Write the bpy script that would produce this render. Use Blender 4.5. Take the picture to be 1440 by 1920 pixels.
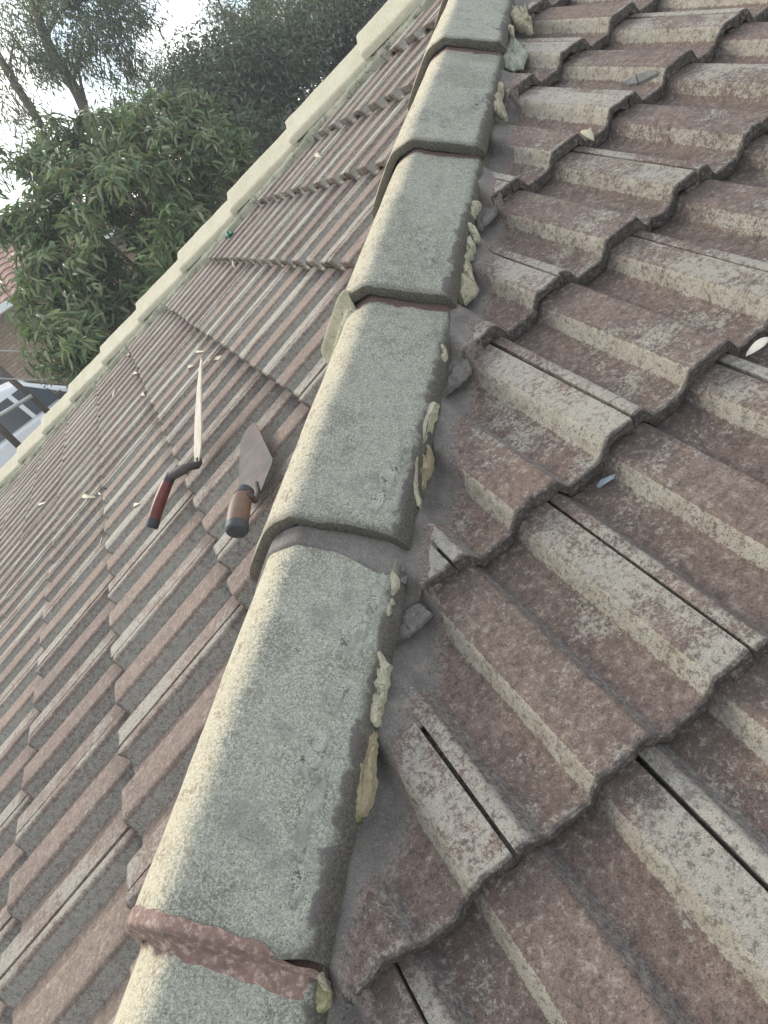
import bpy, bmesh, math, random
import numpy as np
from mathutils import Vector, Matrix, noise
random.seed(7); rng = np.random.default_rng(7)
S = bpy.context.scene
for o in list(bpy.data.objects): bpy.data.objects.remove(o)
COL = S.collection

# ------------------------------------------------------------------ camera
CAM = Vector((0.4563, 0.4563, 0.6020))
RIGHT = Vector((0.35673654, 0.78404064, -0.50795601))
UP = Vector((-0.31308339, 0.61262433, 0.72572049))
BACK = Vector((0.88018057, -0.09985843, 0.46401559))
FPX = 1368.97
cd = bpy.data.cameras.new('camera'); cam = bpy.data.objects.new('camera', cd); COL.objects.link(cam)
M = Matrix.Identity(4)
for i in range(3): M[i][0], M[i][1], M[i][2], M[i][3] = RIGHT[i], UP[i], BACK[i], CAM[i]
cam.matrix_world = M
cd.sensor_fit = 'VERTICAL'; cd.sensor_height = 36; cd.sensor_width = 27; cd.lens = FPX/1920*36
cd.clip_start = .02; cd.clip_end = 3000
S.camera = cam

# ------------------------------------------------------------------ world, sun, exposure
SUN_DIR = Vector((-0.80, -0.42, 0.62)).normalized()      # towards the sun
W = bpy.data.worlds.new('World'); S.world = W; W.use_nodes = True
nt = W.node_tree; nt.nodes.clear()
def wn(t, **k):
    n = nt.nodes.new(t)
    for a, b in k.items(): setattr(n, a, b)
    return n
sky = wn('ShaderNodeTexSky', sky_type='NISHITA', sun_disc=False)
sky.sun_elevation = math.asin(SUN_DIR.z); sky.sun_rotation = math.atan2(SUN_DIR.x, SUN_DIR.y)
b1 = wn('ShaderNodeBackground'); b1.inputs[1].default_value = .09
nt.links.new(sky.outputs[0], b1.inputs[0])
b2 = wn('ShaderNodeBackground'); b2.inputs[0].default_value = (.99, .985, .97, 1); b2.inputs[1].default_value = .92
tc = wn('ShaderNodeTexCoord'); nz = wn('ShaderNodeTexNoise'); nz.inputs['Scale'].default_value = 5.5; nz.inputs['Detail'].default_value = 6
nt.links.new(tc.outputs['Generated'], nz.inputs['Vector'])
rp = wn('ShaderNodeValToRGB'); rp.color_ramp.elements[0].position = .44; rp.color_ramp.elements[1].position = .57
nt.links.new(nz.outputs[0], rp.inputs[0])
mx = wn('ShaderNodeMixShader'); out = wn('ShaderNodeOutputWorld')
nt.links.new(rp.outputs[0], mx.inputs[0]); nt.links.new(b1.outputs[0], mx.inputs[1]); nt.links.new(b2.outputs[0], mx.inputs[2])
nt.links.new(mx.outputs[0], out.inputs[0])
sl = bpy.data.lights.new('sun', 'SUN'); sl.energy = 1.35; sl.angle = math.radians(24); sl.color = (1, .93, .80)
so = bpy.data.objects.new('sun', sl); COL.objects.link(so)
so.rotation_euler = (-SUN_DIR).to_track_quat('-Z', 'Y').to_euler(); so.location = SUN_DIR*40
S.view_settings.view_transform = 'Standard'; S.view_settings.look = 'None'
S.view_settings.exposure = 1.30; S.view_settings.gamma = 1
S.render.engine = 'CYCLES'
S.cycles.max_bounces = 6
HAZE = .005

# ------------------------------------------------------------------ roof geometry
PITCH = 0.31386487; T = math.tan(PITCH); CT = math.cos(PITCH); ST = math.sin(PITCH)
G = 0.31267376                 # gauge along the slope
LX0, LS0 = -0.58696311, -0.30856058
RY0, RS0 = 0.89217554, -0.00650235
HW = 4.52                      # hip 2:  y - x = HW
DROP = .026
def ray(px, py):
    return RIGHT*((px-720)/FPX) + UP*(-(py-960)/FPX) - BACK
def at(px, py, d):
    r = ray(px, py).normalized(); return CAM + r*d
def onplane(face, px, py, h):
    n = Vector((0, -ST, CT)) if face == 'L' else Vector((ST, 0, CT))
    r = ray(px, py); return CAM + r*((h - n.dot(CAM))/n.dot(r))
def proj(w):
    d = Vector(w)-CAM; z = -d.dot(BACK)
    if z < .05: return (-9999, -9999)
    return (720+FPX*d.dot(RIGHT)/z, 960-FPX*d.dot(UP)/z)
PK = [(-.03, -.024), (-.0008, -.024), (0, -.001), (.001, 0), (.016, 0), (.032, -.028), (.084, -.028), (.101, 0), (.166, 0), (.182, -.028), (.234, -.028), (.251, 0), (.2952, 0)]
def praw(u):
    if u <= PK[0][0]: return PK[0][1]
    for (a, ha), (b, hb) in zip(PK, PK[1:]):
        if u <= b: return ha+(hb-ha)*(u-a)/(b-a)
    return 0.
def prof(u):
    if u < .006 or u > .291: return praw(u)
    return sum(praw(min(u+k*.0009, .2952) if u > .15 else max(u+k*.0009, .0005)) for k in range(-2, 3))/5
def surf(face, x, y):
    """height above the plane of the tile noses of the tile surface under plan point x, y"""
    if face == 'L': s = y/CT; r = math.floor((s-LS0)/G); v = s-LS0-r*G; a = x-LX0+.016; par = r % 2; k = (a - (.15 if (r % 2) == 0 else 0)) % .3
    else: s = -x/CT; r = math.floor((s-RS0)/G); v = s-RS0-r*G; a = y-RY0+.016; k = (a - (.15 if (r % 2) == 0 else 0)) % .3
    return prof(k) - DROP*v/G
def toworld(face, x, y, h):
    if face == 'L': return Vector((x, y, T*y)) + Vector((0, -ST, CT))*h
    return Vector((x, y, -T*x)) + Vector((ST, 0, CT))*h
def onsurf(face, px, py, lift=0.):
    h = .012
    while h > -.07:
        w = onplane(face, px, py, h)
        if surf(face, w.x, w.y) >= h: break
        h -= .001
    return onplane(face, px, py, h+lift)
NL = Vector((0, -ST, CT)); NR = Vector((ST, 0, CT))

# ------------------------------------------------------------------ materials
def mat(name): 
    m = bpy.data.materials.new(name); m.use_nodes = True
    return m, m.node_tree, m.node_tree.nodes['Principled BSDF']
class NB:
    def __init__(s, t): s.t = t
    def n(s, typ, **k):
        x = s.t.nodes.new(typ)
        for a, b in k.items(): setattr(x, a, b)
        return x
    def l(s, a, b): s.t.links.new(a, b)
    def val(s, sock, v):
        if hasattr(v, 'is_linked') or hasattr(v, 'links'): s.l(v, sock)
        else: sock.default_value = v
    def math(s, op, a, b=0., c=0., clamp=False):
        x = s.n('ShaderNodeMath', operation=op, use_clamp=clamp)
        s.val(x.inputs[0], a); s.val(x.inputs[1], b); s.val(x.inputs[2], c); return x.outputs[0]
    def noise(s, vec, scale, detail=3., rough=.55):
        x = s.n('ShaderNodeTexNoise'); x.inputs['Scale'].default_value = scale; x.inputs['Detail'].default_value = detail; x.inputs['Roughness'].default_value = rough
        s.l(vec, x.inputs['Vector']); return x.outputs[0]
    def step(s, v, a, b):
        x = s.n('ShaderNodeMapRange', clamp=True); x.inputs[1].default_value = a; x.inputs[2].default_value = b; s.l(v, x.inputs[0]); return x.outputs[0]
    def mix(s, f, a, b):
        x = s.n('ShaderNodeMix', data_type='RGBA'); s.val(x.inputs[0], f)
        for k, v in ((6, a), (7, b)):
            if isinstance(v, tuple): x.inputs[k].default_value = (*v, 1)
            else: s.l(v, x.inputs[k])
        return x.outputs[2]
    def bump(s, h, strength, dist, prev=None):
        x = s.n('ShaderNodeBump'); x.inputs['Strength'].default_value = strength; x.inputs['Distance'].default_value = dist
        s.l(h, x.inputs['Height'])
        if prev: s.l(prev, x.inputs['Normal'])
        return x.outputs[0]
    def objvec(s, spread=37.):
        tcx = s.n('ShaderNodeTexCoord'); oi = s.n('ShaderNodeObjectInfo')
        m = s.math('MULTIPLY', oi.outputs['Random'], spread)
        v = s.n('ShaderNodeVectorMath', operation='ADD'); s.l(tcx.outputs['Object'], v.inputs[0]); s.l(m, v.inputs[1])
        return v.outputs[0], oi.outputs['Random']

def tile_material(face):
    m, t, P = mat('weathered_concrete_tile'); b = NB(t)
    v, rnd = b.objvec(); L = face == 'L'
    tcx = b.n('ShaderNodeTexCoord'); sx = b.n('ShaderNodeSeparateXYZ'); b.l(tcx.outputs['Object'], sx.inputs[0]); tv = sx.outputs[1]
    at_ = b.n('ShaderNodeAttribute', attribute_name='mask'); sp = b.n('ShaderNodeSeparateColor'); b.l(at_.outputs['Color'], sp.inputs[0])
    cream, yel, gry = sp.outputs[0], sp.outputs[1], sp.outputs[2]; nose = at_.outputs['Alpha']
    big = b.noise(v, 7, 3); mid = b.noise(v, 34, 5, .65); fine = b.noise(v, 420, 3, .7); fine2 = b.noise(v, 200, 5, .75); grit = b.noise(v, 1100, 2, .6)
    mp = b.n('ShaderNodeMapping'); mp.inputs['Scale'].default_value = (1, .22, 1); b.l(v, mp.inputs[0]); streak = b.noise(mp.outputs[0], 60, 4, .6)
    wob = b.math('MULTIPLY', b.math('SUBTRACT', mid, .5), .16)
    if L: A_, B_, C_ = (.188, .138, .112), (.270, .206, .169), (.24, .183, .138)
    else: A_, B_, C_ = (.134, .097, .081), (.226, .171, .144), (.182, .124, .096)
    base = b.mix(b.step(b.math('ADD', b.math('MULTIPLY', mid, .5), b.math('MULTIPLY', fine2, .5)), .38, .62), A_, B_)
    base = b.mix(b.math('MULTIPLY', b.step(b.math('ADD', big, b.math('MULTIPLY', rnd, .5)), .62, .9), .8), base, C_)
    # soot and dirt: blotches, streaks; shade painted with dirt under the next course
    blot = b.step(b.math('ADD', b.math('MULTIPLY', big, .45), b.math('ADD', b.math('MULTIPLY', streak, .3), b.math('MULTIPLY', fine2, .25))), .46, .60)
    shade_dirt = b.step(b.math('ADD', tv, wob), .255, .31)
    pan = b.math('SUBTRACT', 1., b.math('ADD', b.math('ADD', cream, yel), gry), clamp=True)
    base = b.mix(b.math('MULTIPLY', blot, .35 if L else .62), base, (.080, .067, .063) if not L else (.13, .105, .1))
    def cover(amount, fn, soft):
        th = b.math('SUBTRACT', .78, b.math('MULTIPLY', amount, .52))
        return b.step(b.math('SUBTRACT', fn, th), -soft, soft)
    pf = b.math('ADD', b.math('ADD', b.math('MULTIPLY', fine2, .95), b.math('ADD', b.math('MULTIPLY', mid, .45), b.math('MULTIPLY', big, .25))), -.325)
    rim = b.math('MULTIPLY', b.math('SUBTRACT', 1., b.step(b.math('ADD', tv, b.math('MULTIPLY', wob, .25)), .003, .014)), .32)
    amt = b.math('ADD', b.math('ADD', b.math('MULTIPLY', cream, b.math('ADD', .20 if not L else .30, b.math('MULTIPLY', rnd, .35))), rim), b.math('ADD', .27 if not L else .16, b.math('MULTIPLY', b.math('SUBTRACT', big, .5), 1.2)))
    amt = b.math('SUBTRACT', amt, b.math('MULTIPLY', shade_dirt, .35))
    c1 = b.mix(b.math('MULTIPLY', cover(amt, pf, .05), .85), base, b.mix(b.step(fine, .4, .6), (.27, .255, .215), (.42, .40, .345)))
    ya = b.math('ADD', b.math('MULTIPLY', yel, .80), b.math('ADD', b.math('MULTIPLY', b.math('SUBTRACT', yel, 1), 1.2), b.math('MULTIPLY', b.math('SUBTRACT', rnd, .45), .75)))
    yc = b.math('MULTIPLY', cover(b.math('SUBTRACT', ya, b.math('MULTIPLY', shade_dirt, .3)), pf, .05), .9)
    c2 = b.mix(b.math('MULTIPLY', yel, .35), c1, (.17, .13, .09))
    c2 = b.mix(yc, c2, b.mix(b.step(mid, .35, .65), (.32, .285, .215), (.39, .365, .30)))
    ga = b.math('ADD', b.math('MULTIPLY', gry, .70 if L else .30), b.math('ADD', b.math('MULTIPLY', b.math('SUBTRACT', gry, 1), 1.2), b.math('MULTIPLY', rnd, .45)))
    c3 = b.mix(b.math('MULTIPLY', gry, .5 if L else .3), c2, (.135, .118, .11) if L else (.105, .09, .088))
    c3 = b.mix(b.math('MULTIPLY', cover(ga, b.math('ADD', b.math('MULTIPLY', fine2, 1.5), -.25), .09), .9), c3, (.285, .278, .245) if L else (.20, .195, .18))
    c3 = b.mix(b.math('MULTIPLY', shade_dirt, .55), c3, (.062, .052, .052))  # darkens the strip below the noses, shade put into the colour
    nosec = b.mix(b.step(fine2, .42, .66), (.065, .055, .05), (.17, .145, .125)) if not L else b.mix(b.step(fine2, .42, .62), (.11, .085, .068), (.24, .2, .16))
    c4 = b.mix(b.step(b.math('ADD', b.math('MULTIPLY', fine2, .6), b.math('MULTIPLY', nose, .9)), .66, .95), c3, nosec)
    # pits and pale sand grains
    f4 = b.noise(v, 110, 5, .8)
    c4 = b.mix(b.math('MULTIPLY', b.step(f4, .53, .60), .62 if not L else .4), c4, (.06, .05, .048))
    c4 = b.mix(b.math('MULTIPLY', b.step(fine, .56, .62), .7), c4, (.05, .042, .04))
    c4 = b.mix(b.math('MULTIPLY', b.step(f4, .45, .38), .42), c4, (.40, .37, .31))
    c4 = b.mix(b.math('MULTIPLY', b.step(grit, .66, .72), .5), c4, (.5, .48, .42))
    hs = b.n('ShaderNodeHueSaturation'); b.l(c4, hs.inputs['Color']); b.l(b.math('ADD', b.math('ADD', .80, b.math('MULTIPLY', b.step(grit, .35, .65), .3)), b.math('MULTIPLY', rnd, .2)), hs.inputs['Value'])
    b.l(hs.outputs[0], P.inputs['Base Color']); P.inputs['Roughness'].default_value = .86; P.inputs['Specular IOR Level'].default_value = .35
    n1 = b.bump(fine2, .75, .003); n2 = b.bump(fine, .7, .0016, n1); n3 = b.bump(mid, .4, .005, n2); b.l(n3, P.inputs['Normal'])
    return m
def cap_material():
    m, t, P = mat('lichened_ridge_cap'); b = NB(t)
    v, rnd = b.objvec()
    at_ = b.n('ShaderNodeAttribute', attribute_name='mask'); sp = b.n('ShaderNodeSeparateColor'); b.l(at_.outputs['Color'], sp.inputs[0])
    left, edge, head = sp.outputs; under = at_.outputs['Alpha']
    big = b.noise(v, 9, 4); mid = b.noise(v, 45, 4, .6); fine = b.noise(v, 560, 3, .7); f2 = b.noise(v, 330, 4, .75); grit = b.noise(v, 1000, 2); f3 = b.noise(v, 190, 4, .8)
    lich = b.mix(b.step(b.math('ADD', b.math('MULTIPLY', big, .6), b.math('MULTIPLY', mid, .4)), .40, .62), (.215, .217, .172), (.41, .418, .348))
    lich = b.mix(b.math('MULTIPLY', b.step(f2, .47, .57), .6), lich, (.58, .585, .50))
    lich = b.mix(b.math('MULTIPLY', b.step(f3, .54, .62), .5), lich, (.155, .155, .13))
    lich = b.mix(b.math('MULTIPLY', b.step(fine, .56, .63), .75), lich, (.075, .072, .06))
    lich = b.mix(b.math('MULTIPLY', b.step(b.math('ADD', b.math('MULTIPLY', big, .6), b.math('MULTIPLY', mid, .4)), .53, .64), .5), lich, (.12, .115, .10))
    cream = b.mix(b.step(f2, .42, .60), (.50, .45, .32), (.63, .59, .45))
    cream = b.mix(b.math('MULTIPLY', b.step(b.math('ADD', b.math('MULTIPLY', f3, .6), b.math('MULTIPLY', mid, .4)), .52, .58), .75), cream, (.26, .19, .14))
    lf = b.step(b.math('ADD', left, b.math('MULTIPLY', b.math('SUBTRACT', b.math('ADD', b.math('MULTIPLY', f2, .5), b.math('ADD', b.math('MULTIPLY', mid, .3), b.math('MULTIPLY', big, .2))), .5), 2.6)), .3, .7)
    c = b.mix(lf, lich, cream)
    red = b.mix(b.step(f2, .4, .6), (.13, .085, .075), (.19, .13, .115))
    dark = b.mix(b.step(mid, .4, .6), (.075, .065, .07), (.13, .11, .11))
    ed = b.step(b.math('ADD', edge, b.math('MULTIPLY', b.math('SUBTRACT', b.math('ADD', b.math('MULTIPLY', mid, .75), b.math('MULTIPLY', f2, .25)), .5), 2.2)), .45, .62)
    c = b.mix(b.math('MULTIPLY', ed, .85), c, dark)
    hd = b.step(b.math('ADD', head, b.math('MULTIPLY', b.math('SUBTRACT', mid, .5), 1.2)), .42, .56)
    c = b.mix(hd, c, red)
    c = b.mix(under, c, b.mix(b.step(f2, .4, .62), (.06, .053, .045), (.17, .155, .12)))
    hs = b.n('ShaderNodeHueSaturation'); b.l(c, hs.inputs['Color']); b.l(b.math('ADD', b.math('ADD', .76, b.math('MULTIPLY', b.step(grit, .35, .65), .36)), b.math('MULTIPLY', rnd, .1)), hs.inputs['Value'])
    b.l(hs.outputs[0], P.inputs['Base Color']); P.inputs['Roughness'].default_value = .9; P.inputs['Specular IOR Level'].default_value = .3
    n1 = b.bump(f2, .8, .0028); n2 = b.bump(fine, .7, .0016, n1); n3 = b.bump(mid, .4, .005, n2); b.l(n3, P.inputs['Normal'])
    return m
def rough_mat(name, ca, cb, cc=None, sc=1., bumpd=.004, crack=0., rough=.88, ccov=.58, bs=.6, edge=False):
    m, t, P = mat(name); b = NB(t); v, rnd = b.objvec()
    mid = b.noise(v, 22*sc, 5, .6); f2 = b.noise(v, 160*sc, 4, .65); big = b.noise(v, 8*sc, 3)
    c = b.mix(b.step(b.math('ADD', b.math('MULTIPLY', mid, .6), b.math('MULTIPLY', big, .4)), .4, .6), ca, cb)
    c = b.mix(b.math('MULTIPLY', b.step(f2, .35, .65), .35), c, tuple(x*.6 for x in ca))
    if cc: c = b.mix(b.step(b.math('ADD', b.math('MULTIPLY', mid, .6), b.math('MULTIPLY', f2, .4)), ccov, ccov+.06), c, cc)
    if crack:
        vo = b.n('ShaderNodeTexVoronoi', feature='DISTANCE_TO_EDGE'); vo.inputs['Scale'].default_value = 9*sc
        vm = b.n('ShaderNodeVectorMath', operation='ADD'); b.l(v, vm.inputs[0])
        nn = b.n('ShaderNodeTexNoise'); nn.inputs['Scale'].default_value = 25; b.l(v, nn.inputs['Vector'])
        sc2 = b.n('ShaderNodeVectorMath', operation='SCALE'); sc2.inputs['Scale'].default_value = .09; b.l(nn.outputs['Color'], sc2.inputs[0]); b.l(sc2.outputs[0], vm.inputs[1]); b.l(vm.outputs[0], vo.inputs['Vector'])
        cr = b.math('SUBTRACT', 1., b.step(vo.outputs[0], .0, .028)); c = b.mix(b.math('MULTIPLY', cr, crack), c, tuple(x*.25 for x in ca))
    if edge:
        ea = b.n('ShaderNodeAttribute', attribute_name='edge')
        f5 = b.noise(v, 75, 5, .75); e_ = b.step(b.math('ADD', b.math('MULTIPLY', ea.outputs['Fac'], .55), b.math('SUBTRACT', f5, .5)), .32, .42)
        c = b.mix(b.math('MULTIPLY', e_, .9), c, b.mix(b.step(f2, .42, .58), (.10, .078, .07), (.21, .165, .145)))
        f6 = b.noise(v, 420, 3, .7); c = b.mix(b.math('MULTIPLY', b.step(f6, .58, .64), .5), c, (.32, .30, .26)); c = b.mix(b.math('MULTIPLY', b.step(f6, .42, .36), .5), c, (.06, .055, .05))
    b.l(c, P.inputs['Base Color']); P.inputs['Roughness'].default_value = rough; P.inputs['Specular IOR Level'].default_value = .3
    n1 = b.bump(mid, bs, bumpd); n2 = b.bump(f2, bs*.8, bumpd*.35, n1); b.l(n2, P.inputs['Normal'])
    return m
def plain(name, c, rough=.6, metal=0.):
    m, t, P = mat(name); P.inputs['Base Color'].default_value = (*c, 1); P.inputs['Roughness'].default_value = rough; P.inputs['Metallic'].default_value = metal
    return m
def leaf_mat(name, cols, trans=.3, rough=.45):
    m, t, P = mat(name); b = NB(t)
    g = b.n('ShaderNodeNewGeometry'); r = b.n('ShaderNodeValToRGB'); b.l(g.outputs['Random Per Island'], r.inputs[0])
    cr = r.color_ramp
    for i, c in enumerate(cols):
        e = cr.elements[i] if i < 2 else cr.elements.new(1.)
        e.color = (*c, 1)
    for i, e in enumerate(cr.elements): e.position = i/(len(cols)-1)
    b.l(r.outputs[0], P.inputs['Base Color']); P.inputs['Roughness'].default_value = rough; P.inputs['Specular IOR Level'].default_value = .45
    tr = b.n('ShaderNodeBsdfTranslucent'); tm = b.mix(.5, r.outputs[0], (.12, .2, .03)); b.l(tm, tr.inputs[0])
    ms = b.n('ShaderNodeMixShader'); ms.inputs[0].default_value = trans
    o = t.nodes['Material Output']; b.l(P.outputs[0], ms.inputs[1]); b.l(tr.outputs[0], ms.inputs[2]); b.l(ms.outputs[0], o.inputs[0])
    return m
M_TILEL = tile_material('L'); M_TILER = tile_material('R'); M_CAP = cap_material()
M_MORTAR = rough_mat('grey_pointing_mortar', (.125, .115, .106), (.20, .182, .166), (.25, .225, .18), 1.2, .004, .0, .78, .57, edge=True)
M_OLD = rough_mat('old_yellow_mortar', (.38, .355, .25), (.55, .52, .39), (.20, .185, .13), 3, .006, .3, ccov=.54, bs=.9)
M_MOSSY = rough_mat('mossy_old_mortar', (.20, .19, .10), (.42, .40, .24), (.07, .10, .03), 2.4, .005, .2, ccov=.50)
M_GREYM = rough_mat('grey_green_mortar', (.26, .28, .22), (.38, .39, .31), (.16, .16, .13), 2, .004, 0, ccov=.58)
M_OLDB = rough_mat('brown_old_mortar', (.24, .2, .13), (.36, .31, .2), (.15, .17, .06), 1.6, .005, .2, ccov=.56)
M_CREAM = rough_mat('cream_painted_cap', (.47, .44, .32), (.54, .51, .39), (.34, .27, .22), .6, .002, 0, .8, .68, bs=.3)
M_POINT = rough_mat('cracked_cream_pointing', (.25, .255, .19), (.36, .36, .27), (.15, .155, .12), 1., .006, .9, ccov=.56)
M_RED = rough_mat('red_brown_render', (.19, .122, .10), (.27, .18, .148), (.38, .29, .245), 6, .0014, 0, .75, .52, bs=.6)
M_LICH = rough_mat('crusty_lichen', (.27, .275, .235), (.46, .46, .40), (.11, .10, .09), 3, .006, .5, ccov=.54, bs=1.)
M_REAR = plain('rear_tiles', (.2, .17, .14), .9)
M_DARK = plain('dark_sarking', (.03, .028, .027), .9)

# ------------------------------------------------------------------ helpers
def link(name, me, m=None, parent=None, kind=None):
    o = bpy.data.objects.new(name, me); COL.objects.link(o)
    if m and me and not me.materials: me.materials.append(m)
    if parent: o.parent = parent
    if kind: o['kind'] = kind
    return o
def mesh(name, vs, fs, smooth=True):
    me = bpy.data.meshes.new(name); me.from_pydata([tuple(v) for v in vs], [], fs); me.update()
    if smooth: me.polygons.foreach_set('use_smooth', [True]*len(me.polygons))
    return me
def tag(o, label, cat, group=None):
    o['label'] = label; o['category'] = cat
    if group: o['group'] = group
    return o
def empty(name, loc, label, cat, group=None):
    o = bpy.data.objects.new(name, None); COL.objects.link(o); o.location = loc; o.empty_display_size = .05
    return tag(o, label, cat, group)
def sharpen(me, ang=40):
    me.set_sharp_from_angle(angle=math.radians(ang))
def box_me(name, a, b):
    x0, y0, z0 = a; x1, y1, z1 = b
    vs = [(x, y, z) for z in (z0, z1) for y in (y0, y1) for x in (x0, x1)]
    return mesh(name, vs, [(0, 2, 3, 1), (4, 5, 7, 6), (0, 1, 5, 4), (2, 6, 7, 3), (0, 4, 6, 2), (1, 3, 7, 5)], False)
def tube_me(name, pts, rad, n=10, cap=True, flat=1.):
    pts = [Vector(p) for p in pts]; vs = []; fs = []
    up = Vector((.12, .3, 1)).normalized()
    for i, p in enumerate(pts):
        d = (pts[min(i+1, len(pts)-1)]-pts[max(i-1, 0)]).normalized()
        a = d.cross(up).normalized(); c = a.cross(d)
        for k in range(n):
            th = 2*math.pi*k/n; vs.append(p + a*(math.cos(th)*rad[i]) + c*(math.sin(th)*rad[i]*flat))
    for i in range(len(pts)-1):
        for k in range(n):
            fs.append((i*n+k, i*n+(k+1) % n, (i+1)*n+(k+1) % n, (i+1)*n+k))
    if cap: fs.append(tuple(range(n))[::-1]); fs.append(tuple((len(pts)-1)*n+k for k in range(n)))
    return mesh(name, vs, fs)

# ------------------------------------------------------------------ the roof: one thing, tiles and caps are its parts
roof = empty('tiled_roof', (0, 0, 0), 'weathered red brown concrete tiled hip roof the trowels lie on', 'roof')
US = [-.028, -.008, -.0008, .0003, .003, .007, .011, .0145, .0175, .021, .025, .029, .033, .038, .05, .066, .079, .084, .0885, .093, .0965, .1, .104, .11, .125, .145, .158, .1635, .167, .1705, .175, .179, .183, .188, .2, .217, .229, .234, .2385, .243, .2465, .25, .254, .26, .275, .288, .2935, .2952]
VS = [0, .0025, .007, .014, .03, .06, .1, .15, .2, .25, .3, .35, .392]
def ss(x, a, b):
    t_ = min(1, max(0, (x-a)/(b-a))); return t_*t_*(3-2*t_)
def umask(u, v):
    cr = max(ss(u, .243, .251), 1-ss(u, .016, .022))
    if u < -.003: cr = 0
    ye = max(ss(u, .081, .086)*(1-ss(u, .1, .107)), ss(u, .231, .236)*(1-ss(u, .25, .257)))
    gr = max(ss(u, .016, .02)*(1-ss(u, .032, .036)), ss(u, .166, .17)*(1-ss(u, .182, .186)))
    return cr, ye, gr
def tile_me(seed, mt):
    off = Vector((seed*3.7, seed*1.3, 0)); vs = []; col = []; fs = []; nu = len(US); nv = len(VS)
    for j, v in enumerate(VS):
        for i, u in enumerate(US):
            h = prof(u) - DROP*v/G
            rough = noise.noise(Vector((u*60, v*60, 0))+off)*.0007
            vv = v; hh = h
            if j < 3:
                ch = noise.noise(Vector((u*90, 5, 0))+off)*.0022 + noise.noise(Vector((u*240, 9, 0))+off)*.0012
                chip = max(0, noise.noise(Vector((u*38, 2.5, 1))+off)-.36)*.03
                vv = v + ch + chip
                if j == 0: hh -= .0018+abs(ch)*.4
                if j == 1: hh -= .0007
            vs.append((u, vv, hh+rough)); col.append((*umask(u, v), (1. if j == 0 else .75 if j == 1 else .25 if j == 2 else 0)))
    for j in range(nv-1):
        for i in range(nu-1):
            a = j*nu+i; fs.append((a, a+1, a+nu+1, a+nu))
    # nose face (two rows down), underside lip
    b0 = len(vs)
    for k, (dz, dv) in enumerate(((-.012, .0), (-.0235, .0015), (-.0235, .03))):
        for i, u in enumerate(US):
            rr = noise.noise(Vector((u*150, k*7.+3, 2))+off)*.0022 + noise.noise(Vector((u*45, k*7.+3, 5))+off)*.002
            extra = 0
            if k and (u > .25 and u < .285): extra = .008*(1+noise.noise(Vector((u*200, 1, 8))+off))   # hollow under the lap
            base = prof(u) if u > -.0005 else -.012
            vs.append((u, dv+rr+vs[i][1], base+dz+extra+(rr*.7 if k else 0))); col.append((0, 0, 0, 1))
    for i in range(nu-1):
        a = i; b = b0+i
        fs.append((a+1, a, b, b+1)); fs.append((b+1, b, b+nu, b+nu+1)); fs.append((b+nu+1, b+nu, b+2*nu, b+2*nu+1))
    # right edge wall by the open joint
    e0 = len(vs)
    for j, v in enumerate(VS): vs.append((US[-1], v, -DROP*v/G-.02)); col.append((0, 0, 0, .6))
    for j in range(nv-1): fs.append(((j+1)*nu-1, e0+j, e0+j+1, (j+2)*nu-1))
    me = mesh('tile_mesh', vs, fs)
    ca = me.color_attributes.new('mask', 'FLOAT_COLOR', 'POINT')
    ca.data.foreach_set('color', np.array(col, dtype=np.float32).ravel())
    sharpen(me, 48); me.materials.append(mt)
    return me
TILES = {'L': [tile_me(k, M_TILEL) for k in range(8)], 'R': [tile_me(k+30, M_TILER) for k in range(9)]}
def frameL(x0, s0):   # local u -> +x, v -> upslope (+y), h -> normal
    m = Matrix.Identity(4); a = Vector((1, 0, 0)); b = Vector((0, CT, ST)); c = NL; p = Vector((x0, s0*CT, s0*ST))
    for i in range(3): m[i][0], m[i][1], m[i][2], m[i][3] = a[i], b[i], c[i], p[i]
    return m
def frameR(y0, s0):   # u -> +y, v -> upslope (-x)
    m = Matrix.Identity(4); a = Vector((0, 1, 0)); b = Vector((-CT, 0, ST)); c = NR; p = Vector((-s0*CT, y0, s0*ST))
    for i in range(3): m[i][0], m[i][1], m[i][2], m[i][3] = a[i], b[i], c[i], p[i]
    return m
def put_tile(face, mw, planes):
    """planes: (co, no) in world; keep the side the normal points to"""
    corners = [mw @ Vector((u, v, 0)) for u in (-.028, .2965) for v in (0, .392)]
    cut = []
    for co, no in planes:
        ds = [(c-co).dot(no) for c in corners]
        if max(ds) < .01: return None
        if min(ds) < 0: cut.append((co, no))
    me = random.choice(TILES[face])
    jit = Matrix.Translation((random.uniform(-.0008, .0008), random.uniform(-.003, .003), random.uniform(-.0008, .0012))) @ Matrix.Rotation(random.uniform(-.007, .007), 4, 'Z') @ Matrix.Rotation(random.uniform(-.004, .004), 4, 'Y')
    mw2 = mw @ jit
    if cut:
        bm = bmesh.new(); bm.from_mesh(me); inv = mw2.inverted()
        for co, no in cut:
            bmesh.ops.bisect_plane(bm, geom=bm.verts[:]+bm.edges[:]+bm.faces[:], plane_co=inv @ co, plane_no=inv.to_3x3() @ no, clear_inner=True)
        if len(bm.faces) < 4: bm.free(); return None
        me = bpy.data.meshes.new('cut_tile_mesh'); bm.to_mesh(me); bm.free(); me.materials.clear(); me.materials.append(M_TILEL if face == 'L' else M_TILER)
    o = link('roof_tile', me, None, roof); o.matrix_world = mw2
    return o
r2 = math.sqrt(.5)
cnt = 0
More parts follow.
